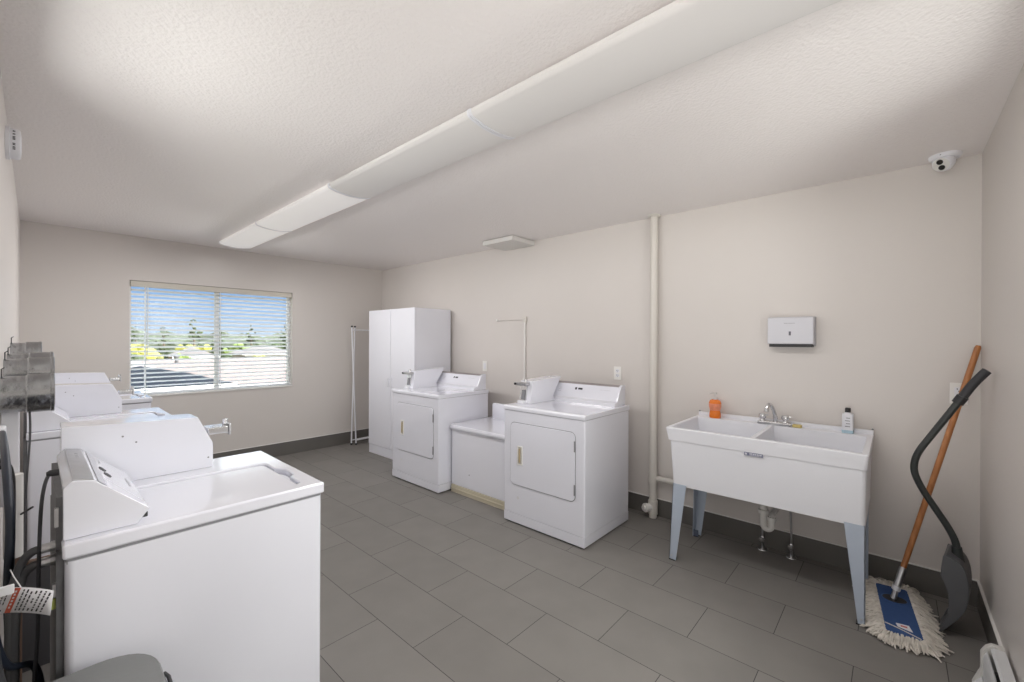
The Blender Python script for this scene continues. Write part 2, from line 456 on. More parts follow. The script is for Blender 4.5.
# ------------------------------------------------------------------ wall plates
def wall_plate(name, label, cat, y, z, kind, loc_x=XR, nrm=-1):
    t = thing(name, label, cat, (loc_x, y, z))
    w, h = (.035, .058)
    MB().box(-.006, -.0005, -w, w, -h, h, .0025).build('plate', IVORY if kind != 'white' else WHITEP, t)
    if kind == 'switch':
        MB().box(-.010, -.005, -.016, .016, -.033, .033, .002).build('rocker', WHITEP, t)
        return t
    if kind == 'gfci':
        MB().box(-.009, -.005, -.017, .017, -.034, .034, .0015).build('receptacle', WHITEP, t)
        zs = (-.021, .021)
    else:
        for zz in (-.02, .02):
            MB().prism(rrect(-.017, .017, zz-.0145, zz+.0145, .010), 0, -.0085, -.005).build('receptacle', WHITEP, t)
        zs = (-.02, .02)
    xx = -.0095
    for zz in zs:
        for yy in (-.0063, .0063): MB().box(xx, xx+.002, yy-.0014, yy+.0014, zz-.001, zz+.008).build('slot', BLACK, t)
        MB().box(xx, xx+.002, -.0022, .0022, zz-.010, zz-.0055).build('ground_hole', BLACK, t)
    return t
wall_plate('power_outlet', 'white duplex power outlet on the wall above the nearer dryer', 'outlet', 1.797, 1.139, 'outlet')
wall_plate('power_outlet', 'white square-faced power outlet behind the mop and shovel handles', 'outlet', -.247-.012, 1.139, 'gfci')
wall_plate('light_switch', 'white wall switch plate to the right of the tall cabinet', 'switch', 3.44, 1.13, 'switch')

# painted conduit on the right wall
t = thing('wall_conduit', 'thin white surface conduit, L shaped, rising above the nearer dryer', 'conduit', (XR, 2.845, .95))
MB().tube([(-.014, 0, -.0), (-.014, 0, .655)], .0095, 10).build('riser', TRIMW, t)
MB().box(-.016, -.0005, .015, .39, .682, .698, .003).build('cross_run', WALL, t)
MB().box(-.022, -.0005, -.02, .02, .650, .712, .003).build('corner_box', PAINTPIPE, t)
MB().box(-.03, -.0005, -.016, .016, .03, .085, .004).build('end_fitting', TRIMW, t)
for yy in (.39, ):
    MB().box(-.020, -.0005, yy, yy+.018, .680, .700, .003).build('end_cap', TRIMW, t)

# drain stack pipe
t = thing('drain_stack', 'white floor-to-ceiling drain pipe on the wall between dryer and sink', 'pipe', (3.326, 1.450, 0))
MB().tube([(0, 0, 0), (0, 0, H-.0005)], .030, 20).build('pipe', PAINTPIPE, t)
MB().lathe([(.052, 0), (.052, -.006), (.042, -.014), (.031, -.016)], (0, 0, H-.0005), n=24).build('ceiling_flange', PAINTPIPE, t)
MB().lathe([(.038, .0), (.038, .10), (.034, .11), (.030, .112)], (0, 0, .03), n=20).build('tee_fitting', PAINTPIPE, t)
MB().lathe([(.030, .02), (.030, .055), (.034, .056), (.034, .078), (.022, .08), (.022, .092), (0, .092)], (0, 0, .085), (-.86, .5, 0), 18).build('cleanout_plug', TRIMW, t)
MB().lathe([(.036, 0), (.036, .08)], (0, 0, .28), n=20).build('branch_fitting', PAINTPIPE, t)
MB().tube([(0, -.03, .318), (0, -.30, .318), (.02, -.72, .318)], .022, 14).build('branch_pipe', PAINTPIPE, t)

# ------------------------------------------------------------------ towel dispenser
t = thing('towel_dispenser', 'light grey paper towel dispenser with dark underside, on the wall above the sink', 'dispenser', (XR, .514, 1.392))
dp = .095
MB().prism([(-.0005, .0), (-.0005, .19), (-dp+.012, .19), (-dp, .180), (-dp, .012), (-dp+.012, .012)], 1, -.128, .128, .006, 3).build('cover', DISP, t)
MB().box(-dp+.012, -.003, -.120, .120, -.008, .014, .002).build('underside_tray', BLACK, t)
MB().box(-dp-.0012, -.09, -.006, .006, .068, .094).build('window_slot', pbr('slot_dark', (.12, .12, .15), .4), t)
m = MB()
for k in range(9): m.box(-dp-.0008, -.09, .028-k*.0068, .033-k*.0068, .145, .1495)
m.build('lettering', pbr('faint_grey', (.36, .36, .39), .5), t)
MB().box(-.060, -.004, -.131, -.126, .0, .19, .002).build('hinge_side', pbr('side_grey', (.42, .42, .46), .4), t)

# ------------------------------------------------------------------ washers
def make_washer(name, label, loc, group, detail):
    t = thing(name, label, 'washer', loc, 0, group)
    # local frame: x 0 rear .. .633 front, y 0 near .. .63 far ; origin shifted to base centre
    ox, oy = .317, .315
    M = Matrix.Translation((-ox, -oy, 0))
    W, D = .63, .636
    def add(mb, nm, mat, lab=None): return mb.xform(M).build(nm, mat, t, lab)
    add(MB().prism(rrect(.012, D-.006, .003, W-.003, .018, 4), 2, .022, .882), 'cabinet', WHITE)
    add(MB().box(.016, D-.012, .008, W-.008, .876, .888), 'top_seam', GREYSEAM)
    for x in (.06, D-.07):
        for y in (.06, W-.06):
            add(MB().lathe([(.022, 0), (.022, .008), (.010, .012), (.010, .03)], (x, y, 0), n=12), 'foot', BLACK)
    # worktop with an opening for the lid
    x0, x1, y0, y1 = .148, .578, .05, .405
    inner = []
    n = 6
    r = .03
    for (cx_, cy_, a) in ((x1-r, y1-r, 0), (x0+.01, y1-.01, 90), (x0+.01, y0+.01, 180), (x1-r, y0+r, 270)):
        rr = r if cx_ > .4 else .01
        for i in range(n+1):
            tt = math.radians(a+90*i/n); inner.append((cx_+rr*math.cos(tt), cy_+rr*math.sin(tt)))
    ym = (y0+y1)/2
    notch = [(x1, ym-.075), (x1+.012, ym-.062), (x1+.024, ym-.035), (x1+.027, ym), (x1+.024, ym+.035), (x1+.012, ym+.062), (x1, ym+.075)]
    inner += notch
    ccx, ccy = (x0+x1)/2, ym
    def outer_pt(p):
        X0, X1, Y0, Y1 = 0.008, D, 0, W
        dx, dy = p[0]-ccx, p[1]-ccy
        kx = ((X1-ccx)/dx if dx > 0 else (X0-ccx)/dx) if abs(dx) > 1e-9 else 1e9
        ky = ((Y1-ccy)/dy if dy > 0 else (Y0-ccy)/dy) if abs(dy) > 1e-9 else 1e9
        k = min(kx, ky); return (ccx+dx*k, ccy+dy*k)
    # put exact corners: snap nearest projected point to each corner
    outer = [outer_pt(p) for p in inner]
    for c in ((D, W), (.008, W), (.008, 0), (D, 0)):
        i = min(range(len(outer)), key=lambda q: (outer[q][0]-c[0])**2+(outer[q][1]-c[1])**2); outer[i] = c
    top = MB().ring(outer, inner, 2, .889, .926)
    top.prism(inner, 2, .889, .905)
    wt = add(top, 'worktop', WHITE)
    bv = wt.modifiers.new('b', 'BEVEL'); bv.width = .006; bv.segments = 2; bv.limit_method = 'ANGLE'; bv.angle_limit = math.radians(50)
    g = .007
    lid = []
    for (cx_, cy_, a) in ((x1-r, y1-r, 0), (x0+.01, y1-.01, 90), (x0+.01, y0+.01, 180), (x1-r, y0+r, 270)):
        rr = r-g if cx_ > .4 else .006
        for i in range(n+1):
            tt = math.radians(a+90*i/n); lid.append((cx_+rr*math.cos(tt)-(0 if cx_ > .4 else 0), cy_+rr*math.sin(tt)))
    add(MB().prism(lid, 2, .906, .920, .003), 'lid', WHITE)
    # control console (wedge) with a metal strip along the ridge
    y0c, y1c = .03, .487
    prof = [(.010, .926), (.010, 1.052), (.026, 1.070), (.066, 1.062), (.174, .962), (.148, .926)]
    con = add(MB().prism(prof, 1, y0c, y1c, .004), 'control_console', WHITE)
    def slope(u, off=.0012):  # point on sloped front, u 0..1
        a = Vector((.066, 0, 1.062)); b = Vector((.174, 0, .962)); nrm = Vector((.68, 0, .734)).normalized()
        return a.lerp(b, u)+nrm*off
    def quad(mb, u0, u1, ya, yb):
        p, q = slope(u0), slope(u1)
        mb.face([(p.x, ya, p.z), (q.x, ya, q.z), (q.x, yb, q.z), (p.x, yb, p.z)])
    def strip_top(mb, ya, yb):
        p = Vector((.028, 0, 1.0702)); q = Vector((.064, 0, 1.0630)); mb.prism([(p.x, p.z-.003), (p.x, p.z+.0012), (q.x, q.z+.0012), (q.x, q.z-.003)], 1, ya, yb)
    m = MB(); strip_top(m, y0c+.006, y1c-.006); add(m, 'trim_strip', STEEL, 'brushed metal strip')
    m = MB(); quad(m, .06, .20, y0c+.006, y1c-.006); add(m, 'display_strip', CHROME, 'shiny silver strip')
    if detail:
        for (uy, uu, du) in ((.278, .30, .011), (.222, .36, .011)):
            pts = []
            for k in range(20):
                a = 2*PI*k/20; p = slope(uu+.075*math.cos(a), .0012); pts.append((p.x, uy+.021*math.sin(a), p.z))
            add(MB().face(pts), 'emblem', INK, 'dark oval emblem')
        m = MB()
        for k in range(9): quad(m, .80, .84, .225+k*.012, .232+k*.012)
        for k in range(4): quad(m, .30-.02, .33-.02, .36+k*.012, .368+k*.012)
        add(m, 'panel_print', pbr('print_grey', (.35, .35, .37), .5))
        m = MB()
        for k in range(3):
            p = slope(.03, .0008); m.lathe([(.004, 0), (.004, .001), (0, .001)], (.048, .34+k*.028, 1.0668), (0.2, 0, .98), 10)
        add(m, 'indicator_lights', GREYSEAM)
    add(MB().box(.156, .170, y0c+.006, y0c+.014, .938, .952, .002), 'console_clip', BLACK)
    # coin box on the far side
    y0b, y1b = .495, .622
    pb = [(.020, .926), (.020, 1.136), (.378, 1.122), (.426, 1.018), (.426, .926)]
    cb = add(MB().prism(pb, 1, y0b, y1b, .003), 'coin_box', WHITE)
    m = MB()
    for (x, z) in ((.165, 1.085), (.20, 1.06), (.41, .965)): MB().lathe([(.003, 0), (.003, .002), (0, .002)], (x-ox, y0b-oy, z), (0, -1, 0), 10).build('screw', GREYSEAM, cb)
    sl = MB().box(.415, .482, y0b+.02, y1b-.025, 1.046, 1.072, .003).xform(M).build('coin_slide', CHROME, t)
    MB().box(.482, .490, y0b+.012, y1b-.017, 1.038, 1.082, .002).xform(M).build('slide_handle', STEEL, sl)
    MB().lathe([(.010, 0), (.010, .02), (0, .022)], (.482-ox, y0b+.066-oy, 1.074), (0, 0, 1), 12).build('coin_chute', CHROME, sl)
    # rear panel edge
    add(MB().box(-.001, .012, .02, W-.02, .06, .90), 'rear_panel', DARKST)
    add(MB().box(-.001, .010, y0c+.02, y1c, .90, 1.03), 'console_back', DARKST)
    return t, M

G_W = 'white coin washers along the left wall'
w1, M1 = make_washer('washing_machine', 'white top-load coin washer nearest the camera, control console and lid in full view', (.035+.317, 1.472+.315, 0), G_W, True)
make_washer('washing_machine', 'white top-load coin washer in the middle of the left row, behind the nearest washer', (-.040+.317, 3.34+.315, 0), G_W, False)
make_washer('washing_machine', 'white top-load coin washer at the window end of the left row', (.025+.317, 4.66+.315, 0), G_W, False)

def world_part(mb, name, mat, parent, label=None):
    return mb.xform(Matrix.Translation(-parent.location)).build(name, mat, parent, label)
# hoses and cord of the nearest washer (its own parts)
cord = spline([(.040, 1.545, 1.088), (.022, 1.545, 1.083), (.012, 1.545, 1.034), (.008, 1.55, .95), (.006, 1.55, .83), (.005, 1.55, .70), (-.002, 1.55, .56), (-.008, 1.55, .30), (-.02, 1.56, .04)])
world_part(MB().tube(cord, .0036, 8), 'power_cord', RUBBER, w1, 'black power cord')
world_part(MB().lathe([(.008, 0), (.008, .016), (.004, .022)], (.040, 1.545, 1.088), (-1, 0, 0), 12), 'cord_plug', BLACK, w1)
for k, (z, xx, yy) in enumerate(((.902, -.024, 1.57), (.868, -.018, 1.545))):
    pts = spline([(.012, 1.56, z), (-.004, 1.56, z-.002), (-.020, 1.565, z-.022), (-.032+k*.006, 1.565, z-.065), (-.038+k*.006, 1.57, z-.13), (-.038+k*.006, 1.58, z-.30), (-.03+k*.012, 1.60, z-.5), (-.045, 1.70, .24+k*.05)])
    h = world_part(MB().tube(pts, .0095, 10), 'inlet_hose', GREYH, w1, 'grey water hose')
    m = MB().lathe([(.014, 0), (.014, .010), (.0115, .011), (.0115, .026), (.010, .028)], (.037, 1.56, z), (-1, 0, 0), 8)
    world_part(m, 'hose_coupling', STEEL, w1)
world_part(MB().box(.031, .038, 1.50, 1.512, .965, 1.01), 'rear_bracket', STEEL, w1)
world_part(MB().box(.028, .037, 1.497, 1.51, .80, .83), 'rear_bracket', STEEL, w1)
world_part(MB().box(.026, .034, 1.497, 1.507, .770, .795, .002), 'ground_screw_cover', pbr('yellowgreen', (.30, .34, .08), .5), w1)

# warning tag hanging on the hoses
t = thing('warning_tag', 'white paper tag with a slanted red band, hanging on the hoses of the nearest washer', 'tag', (-.012, 1.448, .835))
u = Vector((.74, -.66, -.10)).normalized(); vv = Vector((.10, 0, 1)).normalized(); nn = u.cross(vv).normalized()
if nn.y > 0: nn = -nn
def tagpt(a, b, o=0.0):
    bend = .010*math.cos(a*30)
    return u*a + vv*(b - .5*a*a*6) + nn*(o+bend*.6)
def tagquad(mb, a0, a1, b0, b1, o, k=3, sk=.0):
    rows = [[tagpt(a0+(a1-a0)*i/k+sk*b0, b0, o) for i in range(k+1)], [tagpt(a0+(a1-a0)*i/k+sk*b1, b1, o) for i in range(k+1)]]
    mb.loft(rows, closed=False)
mm = MB(); tagquad(mm, -.055, .052, -.026, .028, 0, 12)
pp = mm.build('paper', PAPER, t); so = pp.modifiers.new('s', 'SOLIDIFY'); so.thickness = .0006
mm = MB(); tagquad(mm, -.030, -.017, -.0255, .0275, .0011, 3, .30); mm.build('red_band', RED, t, 'red printed band')
mm = MB()
for k in range(6):
    b0 = -.016+k*.0068; tagquad(mm, -.0255+.3*b0*0, -.0215, b0, b0+.004, .0018, 1, .30)
mm.build('band_lettering', PAPER, t)
mm = MB()
for a0 in (-.052, -.0435, -.010, -.002, .006, .0145, .0225, .031, .039):
    b0 = -.021
    while b0 < .022:
        ln = random.uniform(.003, .008); 
        if random.random() < .9: tagquad(mm, a0, a0+.0032, b0, min(b0+ln, .025), .0011, 1, .30)
        b0 += ln+.0018
mm.build('text_lines', INK, t, 'rows of small dark print')
MB().box(-.052, -.018, -.004, .004, .022, .042, .002).build('hose_clip', PAPER, t)
tw = tagpt(-.01, .028)
MB().tube([tw, tw+Vector((-.012, .04, .015)), tw+Vector((-.018, .10, .01))], .0012, 6).build('tie', PAPER, t)

# drain hose, standpipe and other things behind the washers
m = MB().tube(spline([(-.070, 2.10, 1.12), (-.055, 1.80, 1.11), (-.044, 1.64, 1.03), (-.040, 1.60, .95), (-.043, 1.60, .79), (-.036, 1.59, .58), (-.030, 1.62, .30), (-.03, 1.75, .06)]), .0085, 12)
tag(m.build('drain_hose', NAVYH), 'thick dark navy hose hanging down the left wall behind the nearest washer', 'hose')
m = MB().tube(spline([(-.063, 1.40, 1.0), (-.062, 1.40, .90), (-.058, 1.41, .74), (-.040, 1.43, .62), (-.020, 1.50, .50), (-.01, 1.6, .33), (-.03, 1.8, .18)]), .011, 10)
tag(m.build('drain_hose', RUBBER), 'black hose looping low at the left edge of the picture', 'hose')
m = MB().tube(spline([(-.066, 1.50, 1.02), (-.060, 1.50, .93), (-.064, 1.50, .80), (-.045, 1.54, .66), (.0, 1.60, .60), (.012, 1.62, .48), (-.01, 1.66, .35), (-.05, 1.70, .22)]), .0075, 10)
tag(m.build('supply_hose', NAVYH), 'thin dark hose curling beside the thick navy hose', 'hose')
t = thing('standpipe', 'white plastic standpipe with a rusty brown foot behind the nearest washer', 'pipe', (-.056, 2.55, 0))
MB().tube([(0, 0, .57), (0, 0, .89)], .026, 16).build('pipe', PVC, t)
MB().tube([(0, 0, 0), (0, 0, .605)], .024, 14).build('lower_pipe', BROWN, t, 'rusty brown lower pipe')
MB().tube([(.02, -.02, .735), (.050, -.06, .765)], .004, 8).build('valve_lever', BLACK, t, 'thin black lever')
t = thing('leaning_board', 'dark grey board with a brown top edge standing behind the nearest washer', 'board', (.0, 2.76, 0))
MB().box(-.078, .36, -.01, .01, 0, .44).build('panel', BOARDG, t)
MB().box(-.078, .36, -.014, .014, .44, .466, .003).build('top_edge', BROWN, t)
t = thing('outlet_cover', 'white wall box with a dark plug on top, just below the silver ducts', 'outlet', (XL, 2.62, 1.02))
MB().box(.0005, .048, -.045, .045, -.15, .13, .005).build('cover_box', WHITEP, t)
MB().box(.004, .050, -.03, .03, .131, .155, .004).build('plug', BLACK, t, 'dark plug')
MB().tube(spline([(.048, 0, .146), (.064, 0, .142), (.074, 0, .11), (.076, 0, .0), (.066, .0, -.20), (.055, 0, -.5)]), .0035, 8).build('cord', GREYH, t)
t = thing('outlet_cover', 'white wall box with a side plug and cord at the left edge of the picture', 'outlet', (XL, 2.24, .99))
MB().box(.0005, .024, -.045, .045, -.13, .13, .005).build('cover_box', WHITEP, t)
MB().box(.004, .018, -.064, -.0445, .0, .034, .003).build('plug', BLACK, t, 'dark plug')
MB().tube(spline([(.012, -.064, .018), (.030, -.070, .018), (.040, -.070, -.01), (.044, -.068, -.08), (.042, -.06, -.30), (.04, -.05, -.55)]), .004, 8).build('cord', GREYH, t)

# galvanised ducts from the left wall
def duct(y, z, r, xe, label):
    t = thing('galvanised_duct', label, 'duct', (XL, y, z), 0, 'silver duct stubs on the left wall')
    L_ = xe-XL
    MB().lathe([(r*.93, 0), (r*.93, L_*.5)], (.0005, 0, 0), (1, 0, 0), 24).build('pipe', GALV, t)
    xs = L_*.46
    prof = [(r*.95, xs), (r, xs+.004)]
    prof += [(r, L_-.012), (r*1.03, L_-.010), (r*1.03, L_-.002), (r*.97, L_), (0, L_)]
    MB().lathe(prof, (0, 0, 0), (1, 0, 0), 24).build('sleeve', GALV, t)
    m = MB().tube([(.004, 0, r*.9), (.004, 0, r+.022), (.012, 0, r+.028)], .0022, 6)
    m.build('hanger_hook', BLACK, t)
duct(2.52, 1.205, .075, .052, 'silver duct stub on the left wall, lowest and nearest of the four')
duct(2.80, 1.266, .071, .057, 'silver duct stub on the left wall, second nearest of the four')
duct(3.12, 1.282, .070, .060, 'silver duct stub on the left wall, third nearest of the four')
duct(3.52, 1.332, .068, .024, 'silver duct stub on the left wall, farthest and shortest of the four')

# ------------------------------------------------------------------ dryers
def make_dryer(label, loc, W, group):
    t = thing('clothes_dryer', label, 'dryer', (loc[0]+.33, loc[1]+W/2, 0), 0, group)
    M = Matrix.Translation((-.33, -W/2, 0)); D = .655
    def add(mb, nm, mat, lab=None, par=None): return mb.xform(M).build(nm, mat, par or t, lab)
    add(MB().prism(rrect(.010, D, .004, W-.004, .012, 3), 2, .0845, .8745), 'cabinet', WHITE)
    add(MB().box(.016, D-.006, .010, W-.010, .074, .880), 'seam', GREYSEAM)
    add(MB().box(.010, D, .005, W-.005, .012, .0815, .003), 'kick_panel', WHITE)
    add(MB().prism([(0.004, .877), (.004, .900), (.010, .909), (.022, .912), (D, .912), (D, .877)], 1, 0, W, .003), 'worktop', WHITE)
    for x in (.06, D-.06):
        for y in (.06, W-.06):
            add(MB().lathe([(.02, 0), (.02, .006), (.01, .01), (.01, .02)], (x, y, 0), n=12), 'foot', BLACK)
    # door
    yd0, yd1, zd0, zd1 = .08, .675, .308, .785
    rim = rrect(yd0-.004, yd1+.004, zd0-.004, zd1+.004, .042, 6)
    add(MB().prism(rim, 0, .0085, .014), 'door_gasket', GREYSEAM)
    dr = add(MB().prism(rrect(yd0, yd1, zd0, zd1, .038, 6), 0, .0035, .014, .003), 'door', WHITE)
    # sunken handle with tan grip
    hy = .575; z0, z1 = .475, .605
    MB().ring(rrect(hy-.026, hy+.026, z0-.008, z1+.008, .006, 2), rrect(hy-.018, hy+.018, z0, z1, .004, 2), 0, -.001, .006).xform(M).build('handle_frame', IVORY, dr)
    MB().box(.0022, .0045, hy-.018, hy+.018, z0, z1).xform(M).build('handle_recess', pbr('recess', (.50, .48, .44), .5), dr)
    MB().box(-.006, .004, hy-.004, hy+.008, z0+.012, z1-.012, .002).xform(M).build('handle_grip', TAN, dr, 'tan grip')
    for zz in (.69, .39):
        MB().box(.0022, .012, yd0-.004, yd0+.008, zz-.038, zz+.038, .002).xform(M).build('hinge', GREYSEAM, dr)
    add(MB().lathe([(.012, 0), (.012, .0008), (0, .0008)], (.0095, .60, .21), (-1, 0, 0), 16), 'badge', pbr('badge_grey', (.62, .62, .64), .4))
    # console
    yc0, yc1 = .035, W-.02
    prof = [(.49, .912), (.497, .935), (.530, .948), (.585, 1.050), (.612, 1.064), (.648, 1.064), (.648, .912)]
    add(MB().prism(prof, 1, yc0+.02, yc1-.02), 'control_console', WHITE)
    side = [(.478, .912), (.487, .940), (.525, .950), (.578, 1.056), (.608, 1.070), (.650, 1.070), (.650, .912)]
    for a, b in ((yc0, yc0+.022), (yc1-.022, yc1)):
        add(MB().prism(side, 1, a, b, .003), 'console_end_cap', WHITE)
    add(MB().prism([(.592, 1.0545), (.612, 1.0652), (.646, 1.0652), (.646, 1.060), (.610, 1.058), (.594, 1.050)], 1, yc0+.022, yc1-.022), 'console_strip', pbr('strip_grey', (.28, .25, .25), .4))
    def sl(u, off=.001):
        a = Vector((.530, 0, .948)); b = Vector((.585, 0, 1.050)); return a.lerp(b, u)+Vector((-.88, 0, .475))*off
    def q(mb, u0, u1, ya, yb):
        p, r_ = sl(u0), sl(u1); mb.face([(p.x, ya, p.z), (p.x, yb, p.z), (r_.x, yb, r_.z), (r_.x, ya, r_.z)])
    m = MB(); ye = yc0+.40
    q(m, .60, .78, ye-.002, ye+.016); q(m, .62, .76, ye-.056, ye-.014)
    add(m, 'emblem', INK, 'dark logo dot and bar')
    m = MB()
    for k in range(3): q(m, .40+.13*k, .43+.13*k, yc0+.55, yc0+.585-.006*k)
    for k in range(8): q(m, .72, .74, yc0+.09+.012*k, yc0+.098+.012*k)
    add(m, 'panel_print', pbr('print_grey', (.45, .45, .47), .5))
    # coin meter
    ym0, ym1 = W-.145, W-.025
    pm = [(.165, .912), (.190, 1.092), (.585, 1.112), (.47, .955), (.487, .912)]
    cm = add(MB().prism(pm, 1, ym0, ym1, .002), 'coin_meter', WHITE)
    MB().lathe([(.006, 0), (.006, .006), (0, .007)], (.45-.33, ym0+.03-W/2, 1.112), (0, 0, 1), 10).build('lock', STEEL, cm)
    fx = .166
    cf = MB().prism([(fx-.010, .935), (fx+.01, 1.085), (fx+.035, 1.085), (fx+.015, .935)], 1, ym0+.045, ym1-.012, .002).xform(M).build('coin_plate', CHROME, t)
    MB().prism([(fx-.022, .945), (fx-.010, 1.02), (fx+.004, 1.02), (fx-.006, .945)], 1, ym0+.055, ym0+.082, .002).xform(M).build('return_lever', GREYSEAM, cf)
    MB().box(fx-.04, fx+.03, ym0+.02, ym1+.015, 1.058, 1.082, .004).xform(M).build('coin_slide', STEEL, t)
    MB().lathe([(.007, 0), (.009, .008), (.009, .014), (0, .016)], (fx-.036-.33, ym1+.004-W/2, 1.070), (-1, .3, 0), 12).build('slide_knob', BLACK, cf)
    MB().lathe([(.010, 0), (.010, .02), (.006, .028), (0, .028)], (fx-.005-.33, ym0+.05-W/2, 1.082), (0, 0, 1), 12).build('coin_chute', CHROME, cf)
    MB().box(fx-.03, fx+.02, ym0+.04, ym1-.005, .912, .936, .003).xform(M).build('meter_foot', WHITEP, t)
    return t
G_D = 'white coin dryers along the right wall'
make_dryer('white front-load coin dryer nearest the camera, next to the drain pipe', (2.470, 1.556), .752, G_D)
make_dryer('white front-load coin dryer beside the tall cabinet', (2.466, 3.118), .772, G_D)

# low laundry cabinet between the dryers
t = thing('utility_bench', 'low white cabinet with rolled top edge and cream base between the two dryers', 'cabinet', (2.92, 2.735, 0))
ox, oy = 2.92, 2.735
ya, yb = 2.325, 3.108
def add(mb, nm, mat, lab=None): return mb.xform(Matrix.Translation((-ox, -oy, 0))).build(nm, mat, t, lab)
add(MB().box(2.618, 3.20, ya+.01, yb-.006, .072, .600, .004), 'body', WHITEM)
add(MB().box(2.612, 3.20, ya+.01, yb-.004, 0, .070, .003), 'base_trim', CREAM, 'cream base strip')
add(MB().box(2.607, 2.618, ya+.01, yb-.004, .030, .040, .002), 'base_bead', CREAM)
prof = [(2.622, .582), (2.604, .586), (2.595, .598), (2.594, .614), (2.602, .627), (2.618, .631), (3.21, .631), (3.21, .582)]
add(MB().prism(prof, 1, ya, yb), 'worktop', WHITE)
bs = rrect(ya, 3.02, .58, .79, .02, 5)
add(MB().prism([(y, z) for y, z in bs], 0, 3.075, 3.10, .003), 'splash_panel', WHITE)
add(MB().lathe([(.005, 0), (.005, .002), (0, .002)], (2.618, 2.86, .20), (-1, 0, 0), 10), 'screw', GREYSEAM)

# tall cabinet
t = thing('storage_cabinet', 'tall white two-door storage cabinet in the far corner', 'cabinet', (3.09, 4.482, 0))
ox, oy = 3.09, 4.452
def add(mb, nm, mat, lab=None): return mb.xform(Matrix.Translation((-ox, -oy, 0))).build(nm, mat, t, lab)
add(MB().box(2.846, 3.345, 3.966, 4.938, .10, 1.783, .002), 'carcass', WHITEM)
add(MB().box(2.866, 3.345, 3.975, 4.93, 0, .10), 'plinth', WHITEM)
add(MB().box(2.828, 2.868, 3.968, 4.936, .0, .108, .002), 'toe_board', WHITEM)
for a, b, hy in ((3.966, 4.448, 4.415), (4.452, 4.938, 4.485)):
    dr = add(MB().box(2.824, 2.844, a, b, .112, 1.784, .003), 'door', WHITEM)
    hm = MB().tube([(2.824, hy, .86), (2.806, hy, .866), (2.804, hy, .91), (2.806, hy, .954), (2.824, hy, .96)], .005, 8)
    hm.xform(Matrix.Translation((-ox, -oy, 0))).build('handle', WHITEP, dr)

# folded drying rack
t = thing('drying_rack', 'folded white drying rack with dark end caps beside the tall cabinet', 'rack', (3.05, 5.44, 0))
def frame(y, xt, xb, zt, zb, x2):
    m = MB()
    m.tube([(xt-3.05, y-5.44, zt), (xb-3.05, y-5.44, zb)], .010, 10)
    m.tube([(x2-3.05, y-5.44, zt), (x2-.03-3.05, y-5.44, zb)], .010, 10)
    m.build('side_tubes', WHITEP, t)
    m = MB()
    m.tube([(xt-3.05, y-5.44, zt-.035), (x2-3.05, y-5.44, zt-.035)], .008, 8)
    m.tube([(xb-3.05, y-5.44, zb+.04), (x2-.03-3.05, y-5.44, zb+.04)], .008, 8)
    m.build('rail', WHITEP, t)
    for (x, z, s_) in ((xt, zt, 1), (xb, zb, -1), (x2, zt, 1), (x2-.03, zb, -1)):
        MB().lathe([(.013, 0), (.013, .018*s_), (.008, .022*s_), (0, .022*s_)], (x-3.05, y-5.44, z), n=10).build('end_cap', BLACK, t)
frame(5.42, 2.83, 2.895, 1.585, .022, 3.32)
frame(5.47, 2.90, 2.855, 1.585, .022, 3.32)

# ------------------------------------------------------------------ laundry sink
SY0, SY1, SX0, SX1, SZ = .094, 1.108, 2.728, 3.372, .864
t = thing('laundry_sink', 'white two-basin laundry sink on blue-grey tapered steel legs', 'sink', ((SX0+SX1)/2, (SY0+SY1)/2, 0))
ox, oy = (SX0+SX1)/2, (SY0+SY1)/2
MS = Matrix.Translation((-ox, -oy, 0))
def add(mb, nm, mat, lab=None, par=None): return mb.xform(MS).build(nm, mat, par or t, lab)
def rr3(x0, x1, y0, y1, r, z, n=4): return [(x, y, z) for x, y in rrect(x0, x1, y0, y1, r, n)]
zb = .49
shell = MB()
shell.loft([rr3(SX0+.036, SX1-.03, SY0+.014, SY1-.036, .02, zb),
            rr3(SX0+.014, SX1-.005, SY0+.010, SY1-.022, .02, .781),
            rr3(SX0+.008, SX1-.002, SY0+.006, SY1-.012, .02, .783),
            rr3(SX0, SX1, SY0, SY1, .012, SZ-.004), rr3(SX0+.003, SX1-.003, SY0+.003, SY1-.003, .012, SZ)], cap0=True)
# rim top with two basin openings
bx0, bx1 = SX0+.028, SX1-.115
ymid = (SY0+SY1)/2+.01
by = ((SY0+.028, ymid-.012), (ymid+.012, SY1-.028))
gx = [SX0+.003, bx0, bx1, SX1-.003]; gy = [SY0+.003, by[0][0], by[0][1], by[1][0], by[1][1], SY1-.003]
for i in range(3):
    for j in range(5):
        if i == 1 and j in (1, 3): continue
        zt = SZ
        shell.face([(gx[i], gy[j], SZ), (gx[i+1], gy[j], SZ), (gx[i+1], gy[j+1], SZ), (gx[i], gy[j+1], SZ)])
basin_o = add(shell, 'basin_shell', WHITEP)
for (a, b) in by:
    m = MB()
    def rect(x0, x1, y0, y1, z): return [(x0, y0, z), (x1, y0, z), (x1, y1, z), (x0, y1, z)]
    m.loft([rect(bx0, bx1, a, b, SZ), rect(bx0+.004, bx1-.003, a+.003, b-.003, SZ-.012), rect(bx0+.045, bx1-.03, a+.03, b-.03, zb+.03), rect(bx0+.07, bx1-.06, a+.06, b-.06, zb+.012)], cap1=True)
    add(m, 'bowl', WHITEP)
    add(MB().lathe([(.04, 0), (.04, .003), (.025, .004), (0, .001)], ((bx0+bx1)/2, (a+b)/2, zb+.012), n=18), 'drain_strainer', STEEL)
